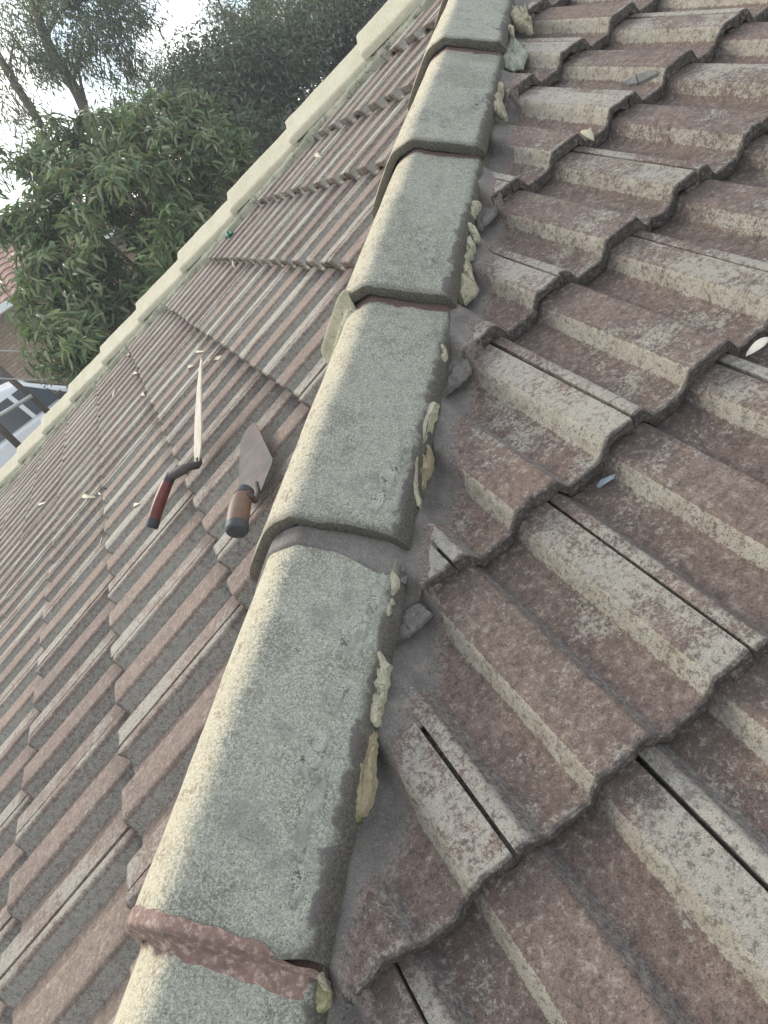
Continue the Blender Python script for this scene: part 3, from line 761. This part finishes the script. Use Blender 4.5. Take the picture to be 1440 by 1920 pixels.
leaf_on('R', (1108, 243), (1114, 264), 16, 'curled brown and cream leaf in the gap under a tile edge', .6, M_DRY, .008)
# blue grey flake, tile shards
def flake(face, quad, h, th, label, m, name, cat):
    vs = []; N = NL if face == 'L' else NR
    base = [onsurf(face, *q, h) for q in quad]; c = sum(base, Vector())/len(base); n = len(base)
    vs = [p-c for p in base]+[p-c+N*th for p in base]
    fs = [tuple(range(n))[::-1], tuple(n+i for i in range(n))]+[(i, (i+1) % n, n+(i+1) % n, n+i) for i in range(n)]
    o = link(name, mesh(name, vs, fs, False), m); o.location = c; tag(o, label, cat); return o
M_BLUE = rough_mat('blue_grey_flake', (.24, .29, .33), (.34, .39, .43), None, 2, .001, 0, .6, bs=.3)
flake('R', [(1119, 913), (1127, 901), (1145, 893), (1154, 890), (1152, 898), (1137, 906), (1124, 916)], .002, .002, 'small crinkled blue grey flake on the red tile pan', M_BLUE, 'paint_flake', 'paint flake')
M_SHARD = rough_mat('grey_tile_shard', (.14, .14, .135), (.22, .215, .20), None, 2, .002, 0, .8)
flake('R', [(1170, 158), (1192, 146), (1196, 161), (1180, 163)], .001, .006, 'flat grey tile shard, the left one of a broken pair on an upper tile', M_SHARD, 'tile_shard', 'tile shard')
flake('R', [(1194, 145), (1228, 136), (1232, 143), (1198, 160)], .001, .006, 'long grey tile shard, the right one of a broken pair on an upper tile', M_SHARD, 'tile_shard', 'tile shard')
# green wrapper
gw = onsurf('L', 430, 440, .014)
bm = bmesh.new(); bmesh.ops.create_icosphere(bm, subdivisions=3, radius=.02)
for v in bm.verts:
    v.co.x *= 1.5; v.co.z *= .6; q = noise.noise_vector(v.co*70); v.co += q*.014
me = bpy.data.meshes.new('wrapper'); bm.to_mesh(me); bm.free()
M_GREEN = plain('green_plastic', (.005, .13, .075), .3)
gwo = link('plastic_wrapper', me, M_GREEN); gwo.location = gw; tag(gwo, 'crumpled dark green plastic scrap on the far tiles', 'plastic scrap')

# ------------------------------------------------------------------ ground and the neighbour's place
GZ = -3.1
M_GRASS = rough_mat('lawn_ground', (.07, .09, .03), (.12, .12, .06), (.16, .13, .08), .02, .05, 0, .95)
NZ = -2.15     # the neighbour's lot lies higher
g = link('ground', mesh('ground', [(600, -600, GZ), (600, 600, GZ), (-7.5, 600, GZ), (-7.5, -600, GZ), (-12, 600, NZ), (-12, -600, NZ), (-600, 600, NZ), (-600, -600, NZ)], [(0, 1, 2, 3), (3, 2, 4, 5), (5, 4, 6, 7)], False), M_GRASS, None, 'structure')
M_CONC = rough_mat('driveway_concrete', (.34, .33, .31), (.42, .41, .38), None, .05, .01, 0, .9)
link('driveway', mesh('driveway', [(-18.5, -14, NZ+.004), (-12.2, -14, NZ+.004), (-12.2, 1, NZ+.004), (-18.5, 1, NZ+.004)], [(0, 1, 2, 3)], False), M_CONC, None, 'structure')
# our own house under the roof
M_BRICKO = rough_mat('house_wall', (.3, .2, .14), (.38, .26, .19), None, .3, .01, 0, .9)
hw_ = empty('house_walls', (0, 0, GZ), 'brick walls carrying the tiled roof', 'house')
o = link('wall', box_me('wall', (-1.35-HW, -1.3, 0), (1.3, 6.6, 2.3)), M_BRICKO, hw_)

# neighbour house: brick wall, white gutter, terracotta roof
M_NB = rough_mat('tan_brick', (.34, .25, .17), (.44, .33, .23), (.28, .2, .14), .5, .01, 0, .9)
M_TERR = rough_mat('terracotta_tile', (.27, .16, .125), (.35, .22, .17), (.2, .13, .105), .4, .02, 0, .85, bs=.4)
M_WHITE = plain('white_paint', (.72, .74, .74), .5); M_GLASS = plain('dark_glass', (.03, .035, .04), .08)
nx = -19.; e1 = onplane('L', 30, 560, 0)
rr_ = ray(30, 552); k = (nx-CAM.x)/rr_.x; EZ = (CAM+rr_*k).z
nh = empty('brick_house', (nx, 0, GZ), 'tan brick house with terracotta roof behind the leafy tree', 'house')
Y0, Y1 = -9., 2.4; wz = EZ-GZ
_t = M_NB.node_tree; _b = NB(_t); _P = _t.nodes['Principled BSDF']; _c = _P.inputs['Base Color'].links[0].from_socket
_tc = _b.n('ShaderNodeTexCoord'); _sx = _b.n('ShaderNodeSeparateXYZ'); _cx = _b.n('ShaderNodeCombineXYZ'); _b.l(_tc.outputs['Object'], _sx.inputs[0]); _b.l(_sx.outputs[1], _cx.inputs[0]); _b.l(_sx.outputs[2], _cx.inputs[1])
_bk = _b.n('ShaderNodeTexBrick'); _b.l(_cx.outputs[0], _bk.inputs['Vector']); _bk.inputs['Scale'].default_value = 1; _bk.inputs['Brick Width'].default_value = .24; _bk.inputs['Row Height'].default_value = .086; _bk.inputs['Mortar Size'].default_value = .008
_bk.inputs['Color1'].default_value = (1, 1, 1, 1); _bk.inputs['Color2'].default_value = (.72, .66, .6, 1); _bk.inputs['Mortar'].default_value = (.45, .43, .42, 1)
_mx = _b.n('ShaderNodeMix', data_type='RGBA', blend_type='MULTIPLY'); _mx.inputs[0].default_value = 1; _b.l(_c, _mx.inputs[6]); _b.l(_bk.outputs['Color'], _mx.inputs[7]); _b.l(_mx.outputs[2], _P.inputs['Base Color'])
w = link('wall', box_me('wall', (-8, Y0, 0), (-.6, Y1-.5, wz-.15)), M_NB, nh)
link('gutter', box_me('gutter', (-.12, Y0-.1, wz-.14), (.05, Y1, wz+.02)), M_WHITE, nh)
link('eave_lining', box_me('eave', (-.62, Y0-.1, wz-.16), (-.12, Y1, wz-.13)), M_WHITE, nh)
rs = Vector((-4.2, 0, 1.75)).normalized()
# terracotta courses
def ntile():
    vs = []; fs = []; n = 7
    for j, (v, h) in enumerate(((0, -.03), (0, 0), (.36, -.03))):
        for i in range(n):
            f = i/(n-1); vs.append((f*.3, v, h+.035*math.sin(f*math.pi)))
    for j in range(2):
        for i in range(n-1): a = j*n+i; fs.append((a, a+1, a+n+1, a+n))
    me = mesh('terracotta_tile_mesh', vs, fs); me.materials.append(M_TERR); sharpen(me, 50); return me
nt_me = ntile()
dn_ = Vector((rs.x, 0, rs.z)); nrm = Vector((0, 1, 0)).cross(dn_) ; nrm = nrm if nrm.z > 0 else -nrm
rvs = []; rfs = []
proto = [(v.co.x, v.co.y, v.co.z) for v in nt_me.vertices]; pf = [tuple(p.vertices) for p in nt_me.polygons]
nsing = 0
for r in range(13):
    for c in range(38):
        yy = Y1-.02-(c+1)*.3; p = Vector((.04, yy, wz+.03))+dn_*(r*.35)
        if yy < Y0-.1 or yy+.3 > Y1-r*.30: continue      # hip end
        wp = proj(Vector((nx, 0, GZ))+p)
        if nsing < 260 and -60 < wp[0] < 260 and 380 < wp[1] < 640:
            o = link('roof_tile', nt_me, None, nh); m = Matrix.Identity(4)
            for i, (a, b, cc) in enumerate(zip((0, 1, 0), dn_, nrm)): m[i][0], m[i][1], m[i][2], m[i][3] = a, b, cc, p[i]
            o.matrix_local = m; nsing += 1
        else:
            b0 = len(rvs)
            for (u, v, h) in proto: rvs.append(p+Vector((0, 1, 0))*u+dn_*v+nrm*h)
            rfs += [tuple(b0+i for i in f) for f in pf]
if rvs: link('roof_tiles', mesh('roof_tiles', rvs, rfs), M_TERR, nh, 'stuff')
link('roof_deck', mesh('roof_deck', [Vector((.02, Y0, wz-.02)), Vector((.02, Y1, wz-.02)), Vector((-4.2, Y1-3.9, wz+1.72)), Vector((-4.2, Y0, wz+1.72)), Vector((-8.4, Y0, wz-.02)), Vector((-8.4, Y1, wz-.02))], [(0, 1, 2, 3), (3, 2, 5, 4), (1, 5, 2), (0, 3, 4)], False), M_TERR, nh)
for yc_, hh in ((-.6, 1.2), (-3.6, 1.2), (-6.5, 1.2)):
    f = link('window', box_me('window', (-.62, yc_-.7, wz-1.75), (-.55, yc_+.7, wz-.5)), M_WHITE, nh)
    gl = link('pane', box_me('pane', (-.56, yc_-.63, wz-1.68), (-.54, yc_-.03, wz-.57)), M_GLASS, f)
    gl = link('pane', box_me('pane', (-.56, yc_+.03, wz-1.68), (-.54, yc_+.63, wz-.57)), M_GLASS, f)

# white van (ute cab) in the drive
M_CARW = plain('white_car_paint', (.74, .77, .80), .25); M_TYRE = plain('tyre_rubber', (.02, .02, .02), .8); M_TRIM = plain('black_trim', (.02, .02, .022), .5)
def car(loc, rz, label):
    c = empty('parked_car', loc, label, 'car'); c.rotation_euler = (0, 0, rz)
    # side outline (x fwd, z), lofted across with tumblehome
    low = [(-2.2, .45), (-2.25, .8), (-2.15, 1.05), (-.2, 1.1), (1.0, 1.08), (2.05, .98), (2.25, .75), (2.2, .4)]
    def loft(name, pts, w0, w1, m, z0, z1):
        vs = []; n = len(pts)
        for sgn in (-1, 1):
            for (x, z) in pts: f = (z-z0)/(z1-z0); vs.append((x, sgn*(w0+(w1-w0)*max(0, f)), z))
        fs = [tuple(range(n)), tuple(range(2*n-1, n-1, -1))]+[(i, i+n, (i+1) % n+n, (i+1) % n) for i in range(n)]
        me = mesh(name, vs, fs, False); o = link(name, me, m, c); bv = o.modifiers.new('b', 'BEVEL'); bv.width = .06; bv.segments = 3; return o
    loft('body', low, .92, .88, M_CARW, .4, 1.1)
    loft('cabin', [(-2.0, 1.05), (-1.85, 1.65), (-1.6, 1.76), (.1, 1.78), (.45, 1.70), (1.15, 1.07)], .87, .68, M_CARW, 1.05, 1.78)
    for s in (-1, 1):
        for (xa, xb, xc, xd) in ((-1.75, -.75, -.75, -1.62), (-.65, .2, .12, -.65), (.28, .95, .45, .2)):
            y0 = s*.868; y1 = s*.725
            me = mesh('window', [(xa, y0, 1.12), (xb, y0, 1.12), (xc, y1, 1.62), (xd, y1, 1.62)], [(0, 1, 2, 3)], False); link('window', me, M_GLASS, c)
        for x in (-1.4, 1.45):
            w_ = link('wheel', tube_me('wheel', [(x, s*.70, .35), (x, s*.93, .35)], [.35, .35], 20), M_TYRE, c)
            link('rim', tube_me('rim', [(x, s*.90, .35), (x, s*.945, .35)], [.21, .2], 14), M_WHITE, w_)
        link('headlight', box_me('headlight', (2.12, s*.62-.14, .74), (2.24, s*.62+.14, .9)), M_GLASS, c)
        link('mirror', box_me('mirror', (.75, s*.9-(.0 if s > 0 else .16), 1.1), (.87, s*.9+(.16 if s > 0 else 0), 1.24)), M_TRIM, c)
    link('windscreen', mesh('windscreen', [(1.14, -.78, 1.11), (1.14, .78, 1.11), (.53, .64, 1.66), (.53, -.64, 1.66)], [(0, 1, 2, 3)], False), M_GLASS, c)
    return c
cp = at(20, 770, 15.2); cp.z = NZ
car((cp.x, cp.y, NZ+.01), math.radians(100), 'white car with dark windows parked beyond the second hip at the left border')

# pipes / rails and wires in front of the car
M_PIPE = plain('brown_steel', (.085, .07, .06), .6); M_GREYP = plain('pale_grey_pipe', (.5, .52, .52), .5); M_WIRE = plain('wire', (.42, .42, .40), .6)
def rail(name, a, b, d, wpx, m, label, cat):
    p, q = at(*a, d), at(*b, d); c = (p+q)/2; r = wpx*.5*d/FPX
    o = link(name, tube_me(name, [p-c, q-c], [r, r], 10), m); o.location = c; tag(o, label, cat); return o
rail('carport_beam', (-60, 640), (110, 790), 11, 11, M_PIPE, 'brown steel beam slanting in front of the white car, the upper one', 'beam')
rail('carport_beam', (-60, 745), (50, 850), 10.5, 12, M_PIPE, 'brown steel beam low at the left border behind the second hip', 'beam')
rail('cross_pipe', (-60, 815), (60, 742), 10.6, 7, M_GREYP, 'pale grey pipe crossing the brown beams', 'pipe')
def wire(a, b, d, label):
    p, q = at(*a, d), at(*b, d); c = (p+q)/2; L = (q-p).length
    pts = [p.lerp(q, i/20)-Vector((0, 0, .02*L*4*(i/20)*(1-i/20)))-c for i in range(21)]
    o = link('power_line', tube_me('power_line', pts, [.007]*21, 6), M_WIRE); o.location = c; tag(o, label, 'power line', 'power lines crossing at the left')
wire((-200, 648), (400, 654), 8., 'thin grey power line across the leaves, the upper of two')
wire((-200, 700), (400, 707), 8., 'thin grey power line just above the white car, the lower of two')

# ------------------------------------------------------------------ trees
M_BARK = rough_mat('grey_brown_bark', (.09, .075, .06), (.15, .125, .10), None, .4, .01, 0, .9)
M_BARKG = rough_mat('gum_bark', (.13, .105, .085), (.2, .17, .14), None, .4, .01, 0, .9)
M_LBROAD = leaf_mat('broad_leaf', [(.05, .09, .05), (.10, .16, .08), (.18, .24, .13), (.32, .36, .21), (.15, .11, .07)], .38, .33)
M_LFINE = leaf_mat('fine_dark_leaf', [(.05, .065, .045), (.085, .105, .075), (.14, .165, .12), (.20, .21, .16)], .36, .38)
M_LGUM = leaf_mat('gum_leaf', [(.06, .09, .06), (.10, .135, .09), (.15, .18, .12), (.20, .21, .14)], .4, .38)
# leaf template along +y, width x
def leaf_tpl(k=4, fold=.25, droop=.25):
    vs = []; fs = []
    for i in range(k+1):
        f = i/k; w = .5*math.sin(math.pi*min(1, f*.92+.04))**.8
        z = -droop*f*f
        vs += [(-w, f, z+w*fold), (0, f, z), (w, f, z+w*fold)]
    for i in range(k):
        a = i*3; fs += [(a, a+1, a+4, a+3), (a+1, a+2, a+5, a+4)]
    return np.array(vs), np.array(fs)
def leaf_tpl_small():
    return np.array([(-.5, .45, .05), (0, 0, 0), (.5, .45, .05), (0, 1, -.12)]), np.array([(1, 2, 3, 0)])
def scatter(name, tpl, pos, dirs, nrms, lens, wids, m, parent, kind=None):
    tv, tf = tpl; n = len(pos); k = len(tv)
    y_ = dirs/np.linalg.norm(dirs, axis=1)[:, None]; x_ = np.cross(y_, nrms); x_ /= np.linalg.norm(x_, axis=1)[:, None]+1e-9; z_ = np.cross(x_, y_)
    V = pos[:, None, :] + x_[:, None, :]*(tv[None, :, 0:1]*wids[:, None, None]) + y_[:, None, :]*(tv[None, :, 1:2]*lens[:, None, None]) + z_[:, None, :]*(tv[None, :, 2:3]*lens[:, None, None])
    F = (tf[None]+(np.arange(n)*k)[:, None, None]).reshape(-1, tf.shape[1])
    me = bpy.data.meshes.new(name); me.vertices.add(n*k); me.vertices.foreach_set('co', V.astype(np.float32).ravel())
    me.loops.add(F.size); me.loops.foreach_set('vertex_index', F.astype(np.int32).ravel())
    me.polygons.add(len(F)); me.polygons.foreach_set('loop_start', np.arange(0, F.size, F.shape[1], dtype=np.int32))
    me.update(calc_edges=True); me.validate()
    me.materials.append(m); o = link(name, me, None, parent, kind); return o
def twigs(blobs, n, seed):
    """random points in a union of ellipsoids (centre, radii), denser toward the shell"""
    R = np.random.default_rng(seed); vol = np.array([r[0]*r[1]*r[2] for c, r in blobs]); idx = R.choice(len(blobs), n, p=vol/vol.sum())
    d = R.normal(size=(n, 3)); d /= np.linalg.norm(d, axis=1)[:, None]; rad = R.uniform(.25, 1.05, n)**.6
    C_ = np.array([tuple(c) for c, r in blobs])[idx]; RR = np.array([r for c, r in blobs])[idx]
    return C_+d*RR*rad[:, None], d
def whorl(P, D, per, L, Wd, seed, spread=.9, down=.35, jit=.05):
    R = np.random.default_rng(seed); n = len(P)
    ax = D*.6+R.normal(size=(n, 3))*.5+np.array([0, 0, .25]); ax /= np.linalg.norm(ax, axis=1)[:, None]
    pos = np.repeat(P, per, 0)+R.normal(size=(n*per, 3))*jit; axr = np.repeat(ax, per, 0)
    q = R.normal(size=(n*per, 3)); q -= axr*(q*axr).sum(1)[:, None]; q /= np.linalg.norm(q, axis=1)[:, None]
    dirs = axr*(1-spread)+q*spread+np.array([0, 0, -down])
    nr = axr+R.normal(size=(n*per, 3))*.35+np.array([0, 0, .4])
    return pos, dirs, nr, L*R.uniform(.65, 1.2, n*per), Wd*R.uniform(.7, 1.2, n*per)
def branch(name, pts, r0, r1, m, parent, n=8, K=8, wob=.02):
    c = curve(pts, K); N = len(c)
    for i in range(1, N-1): c[i] = c[i]+Vector(noise.noise_vector(c[i]*1.3))*wob
    return link(name, tube_me(name, c, [r0+(r1-r0)*i/(N-1) for i in range(N)], n), m, parent)
def mpx(px, d): return px*d/FPX
def blobs_px(lst):   # (px, py, dist, rx_px, rdepth_m)
    return [(at(x, y, d), (max(.2, dep), mpx(r, d), mpx(r*hh, d))) for x, y, d, r, hh, dep in lst]

def twig_mass(name, blobs, P, n, r, m, parent, seed):
    """thin bare twigs from the blob centres out to the leaf whorls, one joined part"""
    R = np.random.default_rng(seed); C_ = np.array([tuple(c) for c, r_ in blobs]); loc = np.array(tuple(parent.location)); vs = []; fs = []
    for i in R.choice(len(P), min(n, len(P)), replace=False):
        p = P[i]; c = C_[np.argmin(((C_-p)**2).sum(1))]; c = c+np.array([0, 0, -.25])+R.normal(size=3)*.06
        mid = (c+p)/2+R.normal(size=3)*.08; pts = [c, mid, p]
        for k in range(3):
            q = pts[k]-loc; rr = r*(1, .7, .3)[k]
            for a in range(3): vs.append((q[0]+rr*math.cos(a*2.1), q[1]+rr*math.sin(a*2.1), q[2]+rr*.5*math.cos(a*2.1+1)))
        b0 = len(vs)-9
        for k in (0, 1):
            for a in range(3): fs.append((b0+k*3+a, b0+k*3+(a+1) % 3, b0+k*3+3+(a+1) % 3, b0+k*3+3+a))
    return link(name, mesh(name, vs, fs), m, parent, 'stuff')
# 1. broad leaved bush right behind the second hip
BL = blobs_px([(340, 330, 8.2, 80, 1.0, .8), (270, 290, 8.6, 65, 1., .7), (395, 280, 8.8, 60, 1., .6), (250, 400, 7.6, 85, 1., .7), (160, 370, 8.2, 75, 1., .7), (120, 470, 8.0, 75, 1., .6), (215, 520, 7.4, 75, 1., .6), (140, 600, 7.4, 60, 1., .5), (160, 660, 7.0, 50, 1., .4), (320, 430, 7.2, 65, 1., .5), (270, 520, 7.0, 60, 1., .4), (120, 700, 7.2, 28, 1., .3), (185, 250, 9., 40, 1, .4), (70, 330, 9.2, 50, 1, .4), (60, 430, 8.6, 55, 1, .4), (20, 500, 8.8, 35, .8, .3), (430, 330, 8.4, 45, 1, .5), (80, 655, 7.4, 36, 1., .3), (75, 590, 7.8, 42, 1., .3), (30, 350, 9, 45, 1., .4), (10, 420, 9, 35, 1., .3), (20, 420, 8.8, 40, 1., .5), (110, 290, 9.3, 50, 1, .5), (210, 235, 9.5, 40, 1, .5), (-10, 310, 9.6, 40, 1, .5), (110, 520, 7.8, 60, 1, .5), (310, 230, 9, 40, 1, .5), (360, 210, 9, 35, 1, .4)])
bush = empty('broadleaf_tree', (at(230, 500, 8).x, at(230, 500, 8).y, GZ), 'leafy green broadleaf tree with long narrow leaves just behind the cream ridge', 'tree')
P_, D_ = twigs(BL, 4200, 11)
kp = np.array([noise.noise(Vector(p)*2.2+Vector((3, 0, 0))) > .02+.06*(1-ss(proj(p)[0], 20, 190))-.3*(proj(p)[1] > 520) for p in P_]); P_, D_ = P_[kp], D_[kp]
pos, dirs, nr, ln, wd_ = whorl(P_, D_, 10, .128, .029, 12, .85, .25, .035)
loc = np.array(tuple(bush.location)); pos = pos-loc
# the leaves nearest the camera are single parts, the rest one mass
dcam = np.linalg.norm(pos+loc-np.array(tuple(CAM)), axis=1)
cand = []
order = np.argsort(dcam)
for i in order:
    px, py = proj(Vector(pos[i]+loc))
    if 20 < px < 480 and 180 < py < 740: cand.append(i)
    if len(cand) >= 240: break
mask = np.ones(len(pos), bool); mask[cand] = False
scatter('leaf_mass', leaf_tpl(), pos[mask], dirs[mask], nr[mask], ln[mask], wd_[mask], M_LBROAD, bush, 'stuff')
tv, tf = leaf_tpl(); M_LB2 = leaf_mat('broad_leaf_single', [(.07, .12, .06), (.13, .20, .09), (.22, .29, .14), (.33, .36, .20)], .38, .32)
nt2 = M_LB2.node_tree; oi = nt2.nodes.new('ShaderNodeObjectInfo')
for nd_ in nt2.nodes:
    if nd_.type == 'VALTORGB': nt2.links.new(oi.outputs['Random'], nd_.inputs[0])
lme = mesh('leaf_mesh', tv, [tuple(int(k) for k in f) for f in tf]); lme.materials.append(M_LB2)
for i in cand:
    y_ = Vector(dirs[i]).normalized(); x_ = y_.cross(Vector(nr[i])).normalized(); z_ = x_.cross(y_)
    m = Matrix.Identity(4)
    for k in range(3): m[k][0], m[k][1], m[k][2], m[k][3] = x_[k]*wd_[i], y_[k]*ln[i], z_[k]*ln[i], pos[i][k]
    o = link('leaf', lme, None, bush); o.matrix_local = m
bl_ = Vector(bush.location)
top = at(300, 300, 8.4)-bl_
branch('trunk', [(0, 0, 0), (.05, .02, 1.2), (top.x*.3, top.y*.3, 2.3)], .11, .06, M_BARK, bush)
for tgt in ((330, 300, 8.3), (180, 330, 8.6), (250, 430, 7.8), (120, 520, 8.), (90, 420, 8.8), (380, 260, 8.8), (200, 560, 7.5), (60, 330, 9.4)):
    q = at(*tgt)-bl_; s_ = Vector((top.x*.3, top.y*.3, 2.2))
    branch('limb', [s_, s_.lerp(q, .45)+Vector((0, 0, .15)), q], .04, .008, M_BARK, bush, 6)

twig_mass('twigs', BL, P_, 420, .009, M_BARK, bush, 3)
# 2. dense dark trees behind, small leaves
def dense(px, py, d, lst, label, nt_, seed, m=M_LFINE, L=.11, Wd=.032, per=9, name='dense_tree'):
    root = empty(name, (at(px, py, d).x, at(px, py, d).y, GZ), label, 'tree', 'trees beyond the second hip')
    B = blobs_px(lst); P_, D_ = twigs(B, nt_, seed)
    # gaps: drop twigs where a coarse noise is low
    keep = np.array([noise.noise(Vector(p)*1.1+Vector((seed, 0, 0))) > -.06+.24*ss(p[2], 1.1, 3.0) for p in P_]); P_, D_ = P_[keep], D_[keep]
    pos, dirs, nr, ln, w_ = whorl(P_, D_, per, L, Wd, seed+1, .7, .35, .13)
    scatter('crown', leaf_tpl_small(), pos-np.array(tuple(root.location)), dirs, nr, ln, w_, m, root, 'stuff')
    twig_mass('twigs', B, P_, 260, .012, M_BARK, root, seed)
    rl = Vector(root.location); cc = [b[0]-rl for b in B]
    mid = sum(cc, Vector())/len(cc)
    branch('trunk', [(0, 0, 0), (mid.x*.3, mid.y*.3, mid.z*.4), (mid.x*.7, mid.y*.7, mid.z*.8)], .16, .07, M_BARK, root)
    for q in cc[:7]:
        s_ = Vector((mid.x*.6, mid.y*.6, mid.z*.6)); branch('limb', [s_, s_.lerp(q, .5)+Vector((0, 0, .2)), q], .055, .012, M_BARK, root, 6)
    return root
dense(450, 260, 12, [(430, 140, 12.5, 80, 1., 1.1), (400, 230, 12, 80, 1., 1.), (500, 170, 12.5, 80, 1., 1.), (470, 260, 11.5, 75, 1, .9), (350, 200, 12.5, 60, 1, .8), (560, 110, 13, 75, 1, 1.), (430, 330, 11, 60, 1, .7), (380, 100, 13, 45, 1, .8), (440, 60, 13, 40, 1, .7)], 'dense dark fine leaved tree directly above the middle of the cream ridge', 4600, 31)
dense(620, 80, 14, [(620, 60, 14, 75, 1., 1.2), (550, 40, 14.5, 60, 1., 1.), (690, 10, 15, 70, 1, 1.2), (660, 110, 13.5, 55, 1, .8), (500, 40, 15, 45, 1, .9), (740, -60, 15, 80, 1, 1.2), (600, -20, 15, 60, 1, 1.)], 'dark reddish green fine leaved tree behind the upper end of the cream ridge', 4200, 41, leaf_mat('fine_reddish_leaf', [(.055, .055, .045), (.08, .085, .06), (.12, .095, .075)], .3, .5))
dense(300, 60, 17, [(420, 30, 18, 35, 1., .8), (470, -20, 18, 60, 1., 1.), (390, -50, 18, 50, 1, 1.)], 'thin dark tree top against the sky between the gum tree and the dense trees', 900, 51)
dense(330, 180, 15, [(330, 180, 15, 60, 1., 1.), (280, 250, 14, 60, 1, 1.), (300, 330, 13, 60, 1, 1.), (340, 260, 13, 60, 1, 1.)], 'grey green fine leaved shrub between the gum trunk and the dense dark tree', 1600, 61, M_LGUM, .09, .02)

# 3. the gum tree, upper left
gum = empty('gum_tree', (at(220, 330, 13).x, at(220, 330, 13).y, GZ), 'tall gum tree with bare leaning trunks and hanging leaves at the upper left', 'tree')
gl = Vector(gum.location)
def gp(x, y, d=13.): return at(x, y, d)-gl
branch('trunk', [(0, 0, 0), gp(232, 360), gp(178, 255), gp(135, 160), gp(85, 70), gp(40, -60), gp(0, -160)], .10, .05, M_BARKG, gum, 10, 8, .03)
branch('trunk', [(-.2, -.6, 0), gp(150, 400), gp(75, 235), gp(35, 165), gp(-10, 90), gp(-60, 0)], .075, .045, M_BARKG, gum, 10, 8, .03)
for a, b, c in (((135, 160), (150, 110), (160, 60)), ((110, 115), (60, 110), (20, 60)), ((85, 70), (120, 20), (190, -10)), ((40, 170), (20, 120), (30, 60)), ((170, 235), (150, 150), (146, 100)), ((60, 20), (110, -30), (200, -60))):
    branch('limb', [gp(*a), gp(*b), gp(*c)], .035, .008, M_BARKG, gum, 6)
B = blobs_px([(60, 40, 13, 80, .9, 1.2), (150, 60, 13, 60, .9, 1.), (200, 30, 13.4, 65, .9, .9), (20, 110, 12.5, 50, 1, .8), (230, 110, 13, 40, 1, .7), (120, -20, 13, 90, .8, 1.2), (30, 190, 12.5, 45, 1, .7), (250, 170, 13, 35, 1, .6), (10, 260, 12., 50, .8, .6), (180, 120, 13, 40, .8, .5), (250, 10, 13.5, 50, .8, .6), (100, 120, 12.6, 30, .8, .5), (210, 200, 12.6, 32, 1, .5), (90, 270, 12, 40, .8, .5)])
P_, D_ = twigs(B, 3000, 71); keep = np.array([noise.noise(Vector(p)*2.1) > .06 for p in P_]); P_, D_ = P_[keep], D_[keep]
pos, dirs, nr, ln, w_ = whorl(P_, D_, 7, .12, .024, 72, .55, .75, .10)
scatter('crown', leaf_tpl_small(), pos-np.array(tuple(gl)), dirs, nr, ln, w_, M_LGUM, gum, 'stuff')
twig_mass('twigs', B, P_, 300, .010, M_BARKG, gum, 9)

# 4. a far line of trees closing the horizon
R = np.random.default_rng(5); B = []
for k in range(60):
    an = math.radians(110+k*3.0); d = R.uniform(34, 39); B.append((Vector((math.cos(an)*d, math.sin(an)*d, GZ+R.uniform(1, 2.5))), (2.6, 2.6, R.uniform(1.5, 3))))
P_, D_ = twigs(B, 9000, 81); pos, dirs, nr, ln, w_ = whorl(P_, D_, 4, .45, .28, 82, .7, .2, .3)
scatter('distant_tree_line', leaf_tpl_small(), pos, dirs, nr, ln, w_, M_LGUM, None, 'stuff')
tag(bpy.data.objects['distant_tree_line'], 'far line of green trees closing the view beyond the houses', 'trees')

# ------------------------------------------------------------------ air
hz = link('haze', box_me('haze', (-46, -46, GZ-1), (46, 46, 8.5)), None, None, 'stuff')
hm = bpy.data.materials.new('haze_air'); hm.use_nodes = True; hn = hm.node_tree; hn.nodes.clear()
pv = hn.nodes.new('ShaderNodeVolumePrincipled'); pv.inputs['Color'].default_value = (.93, .97, 1, 1); pv.inputs['Density'].default_value = HAZE; pv.inputs['Anisotropy'].default_value = .2
ho = hn.nodes.new('ShaderNodeOutputMaterial'); hn.links.new(pv.outputs[0], ho.inputs['Volume']); hz.data.materials.append(hm)
